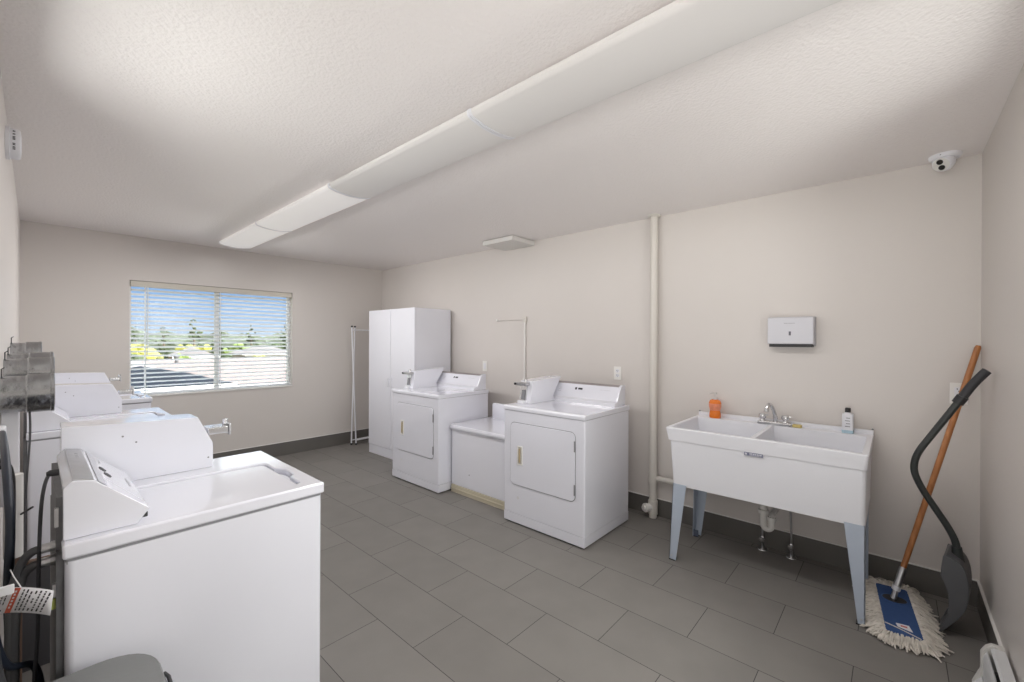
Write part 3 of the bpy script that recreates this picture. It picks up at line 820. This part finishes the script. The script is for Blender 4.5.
# divider slightly lower lip + back splash lip
add(MB().box(SX1-.022, SX1-.001, SY0+.001, SY1-.001, SZ-.002, SZ+.026, .005), 'back_ledge', WHITEP)
for yy in (SY0+.006, SY1-.006):
    add(MB().box(SX1-.012, SX1-.002, yy-.005, yy+.005, SZ+.024, SZ+.034, .002), 'ledge_clip', GREYSEAM)
# badge
bd = add(MB().box(SX0+.0055, SX0+.012, .553, .648, .764, .783), 'badge', LOGOB, 'blue-grey maker badge')
m = MB(); xx = SX0+.0045
m.box(xx, xx+.002, .633, .644, .768, .779)
for k, (a, w_) in enumerate(((.620, .007), (.611, .006), (.602, .007), (.593, .006), (.584, .007), (.575, .006), (.566, .007))): m.box(xx, xx+.002, a-w_, a, .772, .780)
m.box(xx, xx+.002, .562, .622, .7665, .7685)
m.xform(MS).build('badge_lettering', LOGOW, bd)
# legs: folded steel angles, tapered
def leg(xo, yo, sx, sy, splay=0, wbm=.030):
    """corner at (xo,yo), flanges run sx, sy inward"""
    m = MB(); th = .003; zt = .50
    wt = .084; yb_ = yo+splay
    for ax in (0, 1):
        dx = sx if ax == 0 else 0; dy = sy if ax == 1 else 0
        ex = 0 if ax == 0 else sx*th; ey = sy*th if ax == 0 else 0
        lo = [(xo, yb_, .004), (xo+dx*wbm, yb_+dy*wbm, .004), (xo+dx*wbm+ex, yb_+dy*wbm+ey, .004), (xo+ex, yb_+ey, .004)]
        hi = [(xo, yo, zt), (xo+dx*wt, yo+dy*wt, zt), (xo+dx*wt+ex, yo+dy*wt+ey, zt), (xo+ex, yo+ey, zt)]
        m.loft([lo, hi], cap0=True, cap1=True)
    lg = add(m, 'leg', BLUEGREY)
    MB().box(min(xo, xo+sx*.034)-.002, max(xo, xo+sx*.034)+.002, min(yb_, yb_+sy*.034)-.002, max(yb_, yb_+sy*.034)+.002, 0, .006).xform(MS).build('foot_pad', BLACK, lg)
    MB().lathe([(.005, 0), (.005, .002), (0, .002)], (xo, yb_+sy*.015, .03), (-1, 0, 0), 10).xform(MS).build('bolt', STEEL, lg)
    return lg
leg(SX0+.034, 1.070, 1, -1, .022, .042); leg(SX0+.034, .109, 1, 1, -.002, .028)
rl = leg(SX1-.13, 1.072, -1, -1, .022, .045); leg(SX1-.13, .112, -1, 1)
MB().box(SX1-.180, SX1-.177, 1.052, 1.086, .01, .055).xform(MS).build('foot_bracket', DKBLUE, rl)

# faucet
FXc, FYc = 3.292, .602
t2 = thing('sink_faucet', 'chrome two-handle faucet with curved spout on the sink back', 'faucet', (FXc, FYc, SZ))
MB().box(-.028, .028, -.096, .094, .0005, .022, .005).build('deck_plate', CHROME, t2)
for yy in (-.066, .066):
    h = MB().lathe([(.018, .02), (.014, .026), (.014, .034), (.022, .040), (.024, .055), (.021, .068), (.008, .072), (0, .072)], (0, yy, 0), n=10).build('handle', CHROME, t2)
    MB().tube([(0, yy, .058), (.004, yy-.034, .062)], [.006, .004], 8).build('handle_lever', STEEL, h)
sp = spline([(0, -.010, .02), (-.004, -.008, .06), (-.014, .002, .105), (-.030, .014, .134), (-.050, .024, .136), (-.064, .030, .112)])
MB().tube(sp, [.0135]*7+[.012]*(len(sp)-7), 12).build('spout', CHROME, t2)
MB().lathe([(.013, 0), (.013, .022)], (-.066, .031, .092), (.3, -.1, 1), 12).build('aerator', STEEL, t2)
# sponge
sg = MB().prism(rrect(-.020, .020, -.026, .026, .010, 3), 2, .0005, .018, .004).xform(Matrix.Translation((3.295, .472, SZ)))
tag(sg.build('sponge', SPONGE), 'small tan sponge beside the faucet on the sink back', 'sponge')
# orange soap bottle
t3 = thing('soap_bottle', 'orange liquid soap bottle with a pump on the sink back', 'bottle', (3.292, .972, SZ))
MB().lathe([(.030, .0005), (.034, .006), (.034, .03), (.029, .055), (.035, .085), (.036, .11), (.030, .128), (.014, .136)], n=24, sx=.9, sy=1.15).build('bottle_body', SOAP, t3)
MB().lathe([(.0305, .056), (.0362, .085), (.0367, .105)], n=24, sx=.9, sy=1.15).build('label_band', SOAPL, t3)
MB().lathe([(.015, .134), (.016, .136), (.016, .148), (.007, .150), (.006, .17), (.012, .172), (.012, .182), (0, .183)], n=14).build('pump_collar', CLEAR, t3)
MB().tube([(0, 0, .178), (-.022, .02, .181), (-.032, .028, .172)], .0045, 8).build('pump_nozzle', CLEAR, t3)
# white bottle
t4 = thing('lotion_bottle', 'slim white bottle with a black cap on the right end of the sink back', 'bottle', (3.315, .215, SZ))
MB().prism(rrect(-.024, .024, -.028, .028, .010, 4), 2, .018, .118, .003).build('bottle_body', WHITEP, t4)
MB().prism(rrect(-.0245, .0245, -.0285, .0285, .010, 4), 2, .0005, .019, .002).build('bottle_foot', LBLUE, t4, 'pale blue bottom')
MB().lathe([(.020, .117), (.014, .126), (.012, .128)], n=18).build('shoulder', WHITEP, t4)
MB().lathe([(.0145, .126), (.0145, .150), (.012, .153), (0, .153)], n=18).build('cap', BLACK, t4)
m = MB()
for k in range(4): m.box(-.0252, -.023, -.012, .012-.005*(k % 2), .04+.017*k, .044+.017*k)
m.build('label_print', pbr('print_dark', (.22, .22, .24), .5), t4)

# P-trap and supply stops under the sink
t5 = thing('drain_trap', 'white plastic P-trap hanging under the sink', 'pipe', (3.05, .612, .24))
MB().tube([(0, 0, .245), (0, 0, .10)], .020, 14).build('tailpiece', PVC, t5)
MB().lathe([(.030, 0), (.030, .020), (.023, .024)], (0, 0, .106), n=12).build('slip_nut', PVC, t5)
arc = [(0.0, 0, .115)] + [Vector((.008*math.sin(a)*0+.010*i/10, -.022+.022*math.cos(a), .035-.026*math.sin(a))) for i, a in [(i, PI*i/10) for i in range(11)]] + [(.014, -.044, .075)]
MB().tube(arc, .0185, 14).build('trap_bend', PVC, t5)
MB().lathe([(.025, 0), (.025, .020)], (.014, -.044, .066), n=12).build('union_nut', PVC, t5)
MB().tube([(.014, -.044, .08), (.03, -.044, .098), (.31, -.044, .104)], .018, 14).build('trap_arm', PVC, t5)
def stop(y, label, hy):
    t = thing('supply_stop', label, 'valve', (3.325, y, 0), 0, 'chrome water stops under the sink')
    MB().lathe([(.032, 0), (.030, .004), (.012, .007)], n=20).build('escutcheon', CHROME, t)
    MB().tube([(0, 0, .004), (0, 0, .055)], .008, 10).build('stub', STEEL, t)
    MB().lathe([(.011, 0), (.014, .01), (.014, .03), (.010, .04)], (0, 0, .05), n=12).build('valve_body', CHROME, t)
    MB().lathe([(.006, 0), (.006, .014), (.015, .016), (.015, .026), (0, .028)], (0, 0, .070), (-1, .15, 0), 10).build('valve_handle', CHROME, t)
    MB().tube(spline([(0, 0, .09), (0, .003, .22), (-.004, .012, .36), (-.01, hy, .48), (-.01, hy, .51)]), .0062, 10).build('riser_hose', STEEL, t)
stop(.672, 'chrome water stop with riser hose directly behind the P-trap', .01)
stop(.504, 'chrome water stop with riser hose to the right of the P-trap', .04)

# ------------------------------------------------------------------ dust mop
t = thing('dust_mop', 'dust mop with blue pad, white yarn fringe and orange wooden handle', 'mop', (2.973, -.012, 0))
ang = math.atan2(.052, .4955)
MM = Matrix.Translation((0, 0, 0)) @ Matrix.Rotation(ang, 4, 'Z')
L2, W2 = .250, .068
MB().prism(rrect(-L2, L2, -W2, W2, .012, 3), 2, .030, .044, .004).xform(MM).build('pad', MOPB, t, 'blue fabric pad')
# opening with metal frame
ell = [(.10+.042*math.cos(2*PI*k/24), .05*math.sin(2*PI*k/24)) for k in range(24)]
MB().prism(ell, 2, .0435, .0452).xform(MM).build('pad_opening', BLACK, t)
MB().ring([(.10+1.10*(x-.10), y*1.09) for x, y in ell], ell, 2, .0435, .0468).xform(MM).build('opening_hem', pbr('blue_hem', (.06, .12, .29), .8), t)
m = MB().tube(bez((-L2+.07, W2-.004, .0455), (-L2+.055, W2*.4, .047), (-L2+.03, -W2*.2, .047), (-L2+.005, -W2+.01, .0455)), .0022, 6)
m.xform(MM).build('pad_seam', MOPW, t)
lb = MB().prism([(-L2+.045, -.034), (-L2+.095, -.026), (-L2+.090, .022), (-L2+.062, .018)], 2, .0455, .048); lb.xform(MM).build('care_label', PAPER, t, 'white label with a red mark')
MB().box(-L2+.066, -L2+.080, -.018, .006, .048, .0486).xform(MM).build('label_mark', pbr('pinkred', (.55, .17, .17), .6), t)
# yarn fringe: strands around the pad
fr = MB()
def strand(bx, by, nx, ny, ln, lift, z0, ins):
    q = math.sqrt(nx*nx+ny*ny); nx, ny = nx/q, ny/q
    jx, jy = random.uniform(-.45, .45), random.uniform(-.45, .45)
    p0 = Vector((bx-nx*ins, by-ny*ins, z0)); p1 = Vector((bx+nx*ln*.4, by+ny*ln*.4, z0+lift))
    p2 = Vector((bx+(nx+jx*.3)*ln*.85, by+(ny+jy*.3)*ln*.85, max(.02, z0*.8+lift*.5)))
    p3 = Vector((bx+(nx+jx)*ln, by+(ny+jy)*ln, random.uniform(.004, .014)))
    fr.tube(bez(p0, p1, p2, p3, 5), [.0040, .0046, .0046, .0044, .0040, .0030], 5)
def perim(u):
    P_ = 2*(2*L2+2*W2); d = u*P_
    if d < 2*L2: return (-L2+d, W2, 0, 1)
    d -= 2*L2
    if d < 2*W2: return (L2, W2-d, 1, 0)
    d -= 2*W2
    if d < 2*L2: return (L2-d, -W2, 0, -1)
    d -= 2*L2
    return (-L2, -W2+d, -1, 0)
for layer, (z0, ln, cnt, ins) in enumerate(((.012, .074, 230, .03), (.020, .070, 190, .02), (.028, .063, 170, .008), (.034, .054, 150, .003), (.040, .042, 130, .002))):
    for k in range(cnt):
        bx, by, nx, ny = perim((k+random.random()*.9)/cnt)
        nx += .9*max(0, abs(bx)-L2+.05)/.05*(1 if bx > 0 else -1)*(1 if ny else 0)
        ny += .9*max(0, abs(by)-W2+.04)/.04*(1 if by > 0 else -1)*(1 if nx and not ny else 0)
        far = 1.6 if bx > L2-.01 and abs(by) < W2*.85 else (.72 if bx < -L2+.03 else 1.0)
        strand(bx, by, nx, ny, ln*random.uniform(.72, 1.08)*far, random.uniform(.004, .020) + (random.uniform(0, .03) if bx > L2-.03 else 0), z0, ins)
fo = fr.xform(MM).build('yarn_fringe', MOPW, t, 'off-white yarn fringe', recalc=False, kind='stuff')
# handle
base = Vector((3.082, .002, .055)) - t.location
topp = Vector((3.330, -.3265, 1.402)) - t.location
d = (topp-base).normalized()
MB().tube([base+d*.15, base+d*.3, topp-d*.012, topp], [.0125, .0135, .0135, .010], 14).build('wooden_handle', WOOD, t, 'orange wooden handle')
MB().tube([base+d*.045, base+d*.155, base+d*.165], [.0165, .0165, .0140], 14).build('metal_socket', STEEL, t)
MB().tube([base+d*.035, base+d*.058], .0185, 12).build('socket_collar', WHITEP, t)
MB().tube([base-Vector((0, 0, .012)), base+d*.05], [.014, .011], 10).build('swivel_clip', STEEL, t)

# ------------------------------------------------------------------ snow shovel
t = thing('snow_shovel', 'black snow shovel with a bent handle leaning against the right-hand wall', 'shovel', (2.95, -.17, 0))
def W_(p): return Vector(p)-t.location
def HP(y, z):                    # handle points, drifting away from the wall plane towards the blade centre
    x = 2.935 + .085*max(0, min(1, (1.29-z)/.9)); k = x/2.95
    return (x, y*k, 1.42-(1.42-z)*k)
hp = spline([HP(*q) for q in ((-.302, 1.268), (-.272, 1.222), (-.205, 1.095), (-.128, .95), (-.088, .87), (-.073, .81), (-.077, .755), (-.106, .682), (-.150, .602), (-.190, .53), (-.217, .465), (-.226, .40), (-.230, .34))], 6)
MB().tube([W_(p) for p in hp], .0150, 14).build('handle', SHOVH, t)
gp = [HP(-.318, 1.290), HP(-.306, 1.274), HP(-.272, 1.222), HP(-.232, 1.146)]
MB().tube([W_(p) for p in spline(gp, 5)], [.012]+[.0185]*14+[.0175], 14).build('hand_grip', RUBBER, t)
MB().tube([W_(HP(-.240, 1.162)), W_(HP(-.222, 1.128))], .0225, 14).build('grip_collar', BLACK, t)
# blade : scoop profile in y,z swept along x, closed at the ends
pr0 = [(-.178, .392), (-.214, .376), (-.241, .35), (-.257, .28), (-.256, .19), (-.236, .125), (-.196, .06), (-.158, .004)]
prof = [(p.y, p.z) for p in spline([(0, y, z) for y, z in pr0], 3)]
bx0, bx1 = 2.93, 3.11
m = MB(); nx_ = 12
m.loft([[W_((bx0+(bx1-bx0)*j/nx_, y-.026*j/nx_, z)) for j in range(nx_+1)] for y, z in prof], closed=False)
b = m.build('blade', SHOVB, t); so = b.modifiers.new('s', 'SOLIDIFY'); so.thickness = .006; so.offset = 0
inn = [(-.160, .012), (-.172, .05), (-.190, .095), (-.196, .15), (-.194, .21), (-.180, .26), (-.167, .292), (-.170, .34), (-.175, .385)]
for xx, dy_ in ((bx0-.002, 0), (bx1-.004, -.026)):
    MB().prism([(y+dy_-t.location.y, z) for y, z in prof]+[(y+dy_-t.location.y, z) for y, z in inn], 0, xx-t.location.x, xx+.006-t.location.x).build('blade_end', SHOVB, t)
RIB = pbr('rib_grey', (.17, .17, .18), .4)
for k in range(4):
    x = bx0+.035+k*.035
    MB().tube([W_((x, y+.007-.026*(x-bx0)/(bx1-bx0), z)) for y, z in prof[7:-3]], .006, 6).build('blade_rib', RIB, t)
MB().tube([W_(HP(-.222, .44)), W_(HP(-.228, .38)), W_(HP(-.238, .33))], [.019, .024, .020], 12).build('blade_socket', SHOVH, t)

# ------------------------------------------------------------------ baseboard heater (front wall)
hx0, hx1 = 1.05, 2.565
t = thing('baseboard_heater', 'white baseboard heater along the wall at the lower right corner', 'heater', ((hx0+hx1)/2, YF+.035, 0))
def W_(p): return Vector(p)-t.location
y0 = YF+.0115
def prism_h(pts, a, b, nm, mat, bev=0):
    MB().prism([(y, z) for y, z in pts], 0, a, b, bev).xform(Matrix.Translation(-t.location)).build(nm, mat, t)
prism_h([(y0, .02), (y0+.006, .02), (y0+.006, .188), (y0+.030, .188), (y0+.038, .180), (y0+.040, .186), (y0+.032, .194), (y0, .194)], hx0, hx1, 'back_panel', HEATW)
prism_h([(y0+.046, .055), (y0+.060, .062), (y0+.060, .150), (y0+.050, .172), (y0+.046, .170), (y0+.055, .148), (y0+.055, .066), (y0+.046, .060)], hx0, hx1, 'front_panel', HEATW)
prism_h([(y0+.008, .075), (y0+.045, .075), (y0+.045, .135), (y0+.008, .135)], hx0, hx1-.06, 'heating_fins', DKGAP)
prism_h([(y0, .0), (y0+.066, .0), (y0+.090, .022), (y0+.066, .09), (y0+.066, .160), (y0+.052, .188), (y0+.036, .202), (y0, .202)], hx1, hx1+.028, 'end_cap', HEATB, .004)
prism_h([(y0+.060, .060), (y0+.094, .012), (y0+.098, .015), (y0+.064, .064)], hx0+.3, hx1+.004, 'damper_flap', HEATW)

# ------------------------------------------------------------------ grey waste bin near the camera
t = thing('waste_bin', 'grey plastic waste bin with a rounded flat lid beside the nearest washer', 'bin', (.055, 1.19, 0))
def rb(x0, x1, y0, y1, r, z): return [(x-.055, y-1.19, z) for x, y in rrect(x0, x1, y0, y1, r, 8)]
MB().loft([rb(-.055, .165, .99, 1.39, .06, .0), rb(-.062, .195, .955, 1.418, .09, .605), rb(-.066, .199, .95, 1.422, .09, .61), rb(-.066, .199, .95, 1.422, .09, .622)], cap0=True, cap1=True).build('bin_body', BINGREY, t)
MB().loft([rb(-.070, .203, .945, 1.428, .105, .622), rb(-.070, .203, .945, 1.428, .105, .634), rb(-.066, .199, .949, 1.424, .10, .640), rb(-.03, .165, .985, 1.39, .08, .642)], cap0=True, cap1=True).build('bin_lid', BINGREY, t)
MB().tube([(.140, .10, .600), (.152, .10, .625), (.154, .07, .632), (.152, -.05, .625), (.140, -.05, .600)], .004, 8).build('bin_handle', BLACK, t)

# ------------------------------------------------------------------ outdoors seen through window_1
GZ = -3.2
ground = MB().box(-120, 260, 7.5, 420, GZ-.2, GZ).build('ground', pbr('ground_mix', (.14, .135, .085), .9, noise=.4, nscale=.15)); ground['kind'] = 'structure'
bounce = MB().box(-30, 40, 5.75, 12.4, GZ-.3, GZ-.02).build('ground_bounce', pbr('pale_bounce', (.72, .70, .67), .9, noise=.06, nscale=1.5)); bounce['kind'] = 'structure'  # unseen pale slab added below the window to bounce light onto ceiling and slats
def house(name, label, x0, x1, y0, y1, zt, roof, wallm, flat, pitch=1.2, ov=.5):
    t = thing(name, label, 'building', ((x0+x1)/2, (y0+y1)/2, GZ))
    M = Matrix.Translation(-Vector(t.location))
    MB().box(x0, x1, y0, y1, GZ, zt-.02).xform(M).build('wall', wallm, t)
    if flat:
        m = MB().ring(rrect(x0-ov, x1+ov, y0-ov, y1+ov, .05, 1), rrect(x0-ov+.3, x1+ov-.3, y0-ov+.3, y1+ov-.3, .05, 1), 2, zt-.35, zt+.12)
        m.xform(M).build('parapet', TRIMW, t)
        MB().box(x0-ov+.3, x1+ov-.3, y0-ov+.3, y1+ov-.3, zt-.3, zt).xform(M).build('roof', roof, t)
        for k in range(4):
            vx = x0+(x1-x0)*random.uniform(.15, .85); vy = y0+(y1-y0)*random.uniform(.2, .85)
            MB().lathe([(.12, 0), (.12, .45), (.2, .46), (.2, .58), (0, .62)], (vx, vy, zt), n=10).xform(M).build('roof_vent', GREYH, t)
    else:
        ins = min(x1-x0, y1-y0)/2+ov
        if (x1-x0) >= (y1-y0): rid = ((x0-ov+ins, (y0+y1)/2), (x1+ov-ins, (y0+y1)/2))
        else: rid = (((x0+x1)/2, y0-ov+ins), ((x0+x1)/2, y1+ov-ins))
        z1 = zt+pitch; m = MB()
        A = [(x0-ov, y0-ov, zt), (x1+ov, y0-ov, zt), (x1+ov, y1+ov, zt), (x0-ov, y1+ov, zt)]
        R = [(rid[0][0], rid[0][1], z1), (rid[1][0], rid[1][1], z1)]
        if (x1-x0) >= (y1-y0):
            m.face([A[0], A[1], R[1], R[0]]); m.face([A[1], A[2], R[1]]); m.face([A[2], A[3], R[0], R[1]]); m.face([A[3], A[0], R[0]])
        else:
            m.face([A[0], A[1], R[0]]); m.face([A[1], A[2], R[1], R[0]]); m.face([A[2], A[3], R[1]]); m.face([A[3], A[0], R[0], R[1]])
        m.face(A[::-1])
        bmesh.ops.remove_doubles(m.bm, verts=m.bm.verts[:], dist=.001)
        m.xform(M).build('roof', roof, t)
        MB().box(x0-ov, x1+ov, y0-ov-.02, y0-ov+.02, zt-.16, zt+.02).xform(M).build('fascia', TRIMW, t)
    for k in range(3):
        wx = x0+(x1-x0)*(.2+.3*k); f = MB().box(wx-.6, wx+.6, y0-.04, y0+.02, zt-1.9, zt-.7).xform(M).build('window', DKGAP, t)
    return t
RP = pbr('pink_gravel_roof', (.135, .105, .098), .9, noise=.3, nscale=1.2)
RW = pbr('pale_roof', (.20, .195, .20), .8, noise=.12, nscale=.8)
RD = pbr('slate_roof', (.010, .014, .022), .9, spec=.05, noise=.35, nscale=1.5)
RG = pbr('grey_shingle', (.10, .09, .09), .8, noise=.25, nscale=1.5)
HW = pbr('house_wall', (.25, .23, .2), .8); HW2 = pbr('house_wall_tan', (.30, .22, .15), .8); HW3 = pbr('house_wall_white', (.35, .34, .33), .8)
house('apartment_building', 'long low building with a pinkish gravel roof outside the right half of the window', 4.9, 20, 19, 48, -.5, RP, HW, True)
house('carport', 'small building with a dark slate hip roof just outside the left half of the window', .9, 3.2, 13, 17.6, .26, RD, HW3, False, .36, .3)
house('house', 'house with a pale roof behind the small dark-roofed building', 1.5, 4.0, 20.4, 31, -.1, RW, HW, False, .55, .3)
house('house', 'white walled house with a grey roof among the trees at the right', 16.5, 22, 57, 62, -.3, RG, HW3, False, 1.0, .4)
house('house', 'tan house with a grey roof among the trees in the middle of the view', 10, 13.5, 57, 61, -.5, RG, HW2, False, 1.0, .4)
def leafm(n, c): return pbr(n, c, .8, noise=.5, nscale=1.5)
LG = [leafm('leaf_yellow', (.30, .29, .05)), leafm('leaf_green', (.12, .17, .035)), leafm('leaf_dark', (.04, .06, .022)), leafm('leaf_olive', (.20, .20, .06))]
def tree(x, y, ztop, rad, mat, label, conif=False):
    t = thing('tree', label, 'tree', (x, y, GZ), 0, 'trees beyond the roofs')
    hgt = ztop-GZ
    MB().tube([(0, 0, 0), (.05, .02, hgt*.4), (0, 0, hgt*.75)], [.22, .16, .05], 7).build('trunk', BROWN, t)
    m = MB()
    for k in range(70 if not conif else 46):
        if conif:
            u = random.random(); rr = rad*(1-u**2)*random.uniform(.3, 1); a = random.uniform(0, 2*PI)
            c = Vector((rr*math.cos(a), rr*math.sin(a), hgt*(.25+.72*u))); s_ = rad*random.uniform(.22, .42)*(1.15-u)
        else:
            a = random.uniform(0, 2*PI); b = random.uniform(-1, 1); rr = random.uniform(.55, 1)
            vz = min(hgt*.42, rad*1.3)
            c = Vector((rad*rr*math.cos(a)*math.sqrt(1-b*b), rad*rr*math.sin(a)*math.sqrt(1-b*b), hgt-vz+vz*.85*rr*b)); s_ = rad*random.uniform(.16, .34)
        q = bmesh.new(); bmesh.ops.create_icosphere(q, subdivisions=1, radius=s_)
        for v in q.verts: v.co = c + v.co*random.uniform(.65, 1.2)
        m._merge(q)
    m.build('crown', mat, t)
for args in (
    (6.0, 52.5, .2, 1.25, 2, 'dark low tree left of the gravel roof'), (9.6, 52.2, -.1, 1.25, 1, 'green low tree behind the gravel roof, in front of the tan house'),
    (13.3, 52.6, -.2, 1.2, 2, 'dark low tree behind the gravel roof near the middle'), (16.7, 52.2, -.3, 1.2, 3, 'olive low tree behind the gravel roof'),
    (20.2, 52.4, -.2, 1.25, 0, 'yellow low tree behind the right end of the gravel roof'),
    (6.8, 58.5, .8, 1.6, 0, 'yellow-green tree at the left of the window view'), (25.2, 59, .6, 1.7, 0, 'yellow-green tree at the right of the window view'),
    (8.2, 66.5, 1.0, 1.9, 3, 'olive tree at the left, behind the yellow-green tree'), (13.4, 67, 1.0, 1.9, 0, 'yellow-green tree behind the tan house'),
    (18.8, 67, 1.1, 1.9, 1, 'green tree behind the white walled house'), (24.3, 67, 1.2, 1.9, 2, 'dark tree behind the yellow-green tree at the right')):
    tree(args[0], args[1], args[2], args[3], LG[args[4]], args[5])
for (x, y, z, r_, lab) in ((9.0, 76, 3.4, 1.2, 'small dark conifer at the far left of the skyline'), (12.1, 77, 3.6, 1.3, 'dark conifer left of the tallest one on the skyline'), (15.4, 76, 5.0, 1.5, 'tallest dark conifer on the skyline'),
                            (18.8, 77, 3.8, 1.2, 'slim dark conifer right of the tallest one'), (22.8, 76, 3.9, 1.4, 'dark conifer right of the window mullion'), (28.4, 77, 4.6, 1.4, 'dark conifer at the right end of the skyline')):
    tree(x, y, z, r_, LG[2], lab, True)
m = MB()
for k in range(150):
    x = random.uniform(4, 80); y = random.uniform(100, 150); s_ = random.uniform(2, 4.5)
    q = bmesh.new(); bmesh.ops.create_icosphere(q, subdivisions=1, radius=s_)
    for v in q.verts: v.co = Vector((x, y, GZ+1.2+random.uniform(0, 2.2))) + Vector((v.co.x*1.6, v.co.y, v.co.z*.8))*random.uniform(.8, 1.2)
    m._merge(q)
o = m.build('distant_woods', leafm('leaf_far', (.05, .065, .04))); o['kind'] = 'stuff'; o['label'] = 'low band of distant trees along the horizon'; o['category'] = 'trees'

# ------------------------------------------------------------------ sky, sun, daylight
SKY_HI, BACK_LO, BACK_HI, SIDE_LO, SIDE_HI = 1.0, 2.2, 12.0, 5.0, .8
w = bpy.data.worlds.new('sky'); sc.world = w; w.use_nodes = True
N = w.node_tree.nodes; L = w.node_tree.links; N.clear()
out = N.new('ShaderNodeOutputWorld'); bg = N.new('ShaderNodeBackground')
tc = N.new('ShaderNodeTexCoord'); sp = N.new('ShaderNodeSeparateXYZ'); L.new(tc.outputs['Generated'], sp.inputs[0])
r1 = N.new('ShaderNodeValToRGB')
cr = r1.color_ramp
SKY = 6.0     # ramp is scaled so that colours above 1 fit
cr.elements[0].position = 0.0; cr.elements[0].color = (.70/SKY, .80/SKY, .95/SKY, 1)
cr.elements[1].position = 1.0; cr.elements[1].color = (.85, .9, 1.0, 1)
for p_, c_ in ((.05, (.42, .60, .90)), (.12, (.22, .42, .80)), (.15, (.35, .55, .9)), (.24, (5.0, 5.2, 5.5))):  # upper sky made brighter than the visible band to light the room
    e_ = cr.elements.new(p_); e_.color = (*[q/SKY for q in c_], 1)
L.new(sp.outputs['Z'], r1.inputs['Fac'])
sk = N.new('ShaderNodeVectorMath'); sk.operation = 'SCALE'; sk.inputs['Scale'].default_value = SKY*SKY_HI
L.new(r1.outputs['Color'], sk.inputs[0])
def smooth(sock, f0, f1, t0=0, t1=1):
    r = N.new('ShaderNodeMapRange'); r.interpolation_type = 'SMOOTHSTEP'
    r.inputs['From Min'].default_value = f0; r.inputs['From Max'].default_value = f1
    r.inputs['To Min'].default_value = t0; r.inputs['To Max'].default_value = t1
    L.new(sock, r.inputs['Value']); return r.outputs['Result']
def scaled(col, sock):
    v = N.new('ShaderNodeVectorMath'); v.operation = 'SCALE'; v.inputs[0].default_value = col; L.new(sock, v.inputs['Scale']); return v.outputs['Vector']
def mixc(f, a, b):
    m = N.new('ShaderNodeMix'); m.data_type = 'RGBA'; L.new(f, m.inputs['Factor']); L.new(a, m.inputs['A']); L.new(b, m.inputs['B']); return m.outputs['Result']
# unseen glow added behind the building (-Y) and beside it (-X), fills the room through its openings
back = scaled((1.0, .975, .95), smooth(sp.outputs['Z'], -.06, .06, BACK_LO, BACK_HI))
side = scaled((1.0, .975, .95), smooth(sp.outputs['Z'], -.06, .06, SIDE_LO, SIDE_HI))
col = mixc(smooth(sp.outputs['Y'], .30, -.25), sk.outputs['Vector'], back)
col = mixc(smooth(sp.outputs['X'], -.05, -.45), col, side)
L.new(col, bg.inputs['Color']); bg.inputs['Strength'].default_value = 1.0
L.new(bg.outputs[0], out.inputs[0])

sun = bpy.data.lights.new('sun', 'SUN'); sun.energy = 2.2; sun.angle = math.radians(.6); sun.color = (1, .95, .87)
so_ = bpy.data.objects.new('sun', sun); C.objects.link(so_)
so_.rotation_euler = Vector((-.72, -.06, -.69)).to_track_quat('-Z', 'Y').to_euler()
def portal(name, loc, rot, sx, sy):
    l = bpy.data.lights.new(name, 'AREA'); l.shape = 'RECTANGLE'; l.size = sx; l.size_y = sy; l.cycles.is_portal = True
    o = bpy.data.objects.new(name, l); C.objects.link(o); o.location = loc; o.rotation_euler = rot
portal('portal_window', ((WX0+WX1)/2, YB+.16, (WZ0+WZ1)/2), (-PI/2, 0, 0), WX1-WX0, WZ1-WZ0)
portal('portal_front', ((FX0+FX1)/2, YF-.16, (FZ0+FZ1)/2), (PI/2, 0, 0), FX1-FX0, FZ1-FZ0)
portal('portal_side', (XL-.16, (LY0+LY1)/2, (LZ0+LZ1)/2), (0, -PI/2, 0), LZ1-LZ0, LY1-LY0)
portal('portal_door', (XL-.16, (DY0+DY1)/2, DZ1/2), (0, -PI/2, 0), DZ1, DY1-DY0)

# ------------------------------------------------------------------ camera
cam = bpy.data.cameras.new('camera'); co = bpy.data.objects.new('camera', cam); C.objects.link(co)
cam.sensor_width = 36; cam.sensor_fit = 'HORIZONTAL'; cam.lens = 427.54/1024*36; cam.clip_start = .01; cam.clip_end = 800
r_ = Vector((.66776156, -.74436226, .00439542)); u_ = Vector((-.00175749, .00432825, .99998909)); f_ = Vector((.74437317, .667762, -.00158203))
co.matrix_world = Matrix(((r_.x, u_.x, -f_.x, 0), (r_.y, u_.y, -f_.y, 0), (r_.z, u_.z, -f_.z, 1.42), (0, 0, 0, 1)))
sc.camera = co
sc.view_settings.view_transform = 'Standard'; sc.view_settings.look = 'None'
sc.view_settings.gamma = 1; sc.view_settings.use_curve_mapping = False
sc.view_settings.exposure = 0.04
sc.cycles.max_bounces = 10; sc.cycles.diffuse_bounces = 8; sc.cycles.transparent_max_bounces = 12
sc.cycles.use_denoising = True; sc.cycles.sample_clamp_indirect = 8
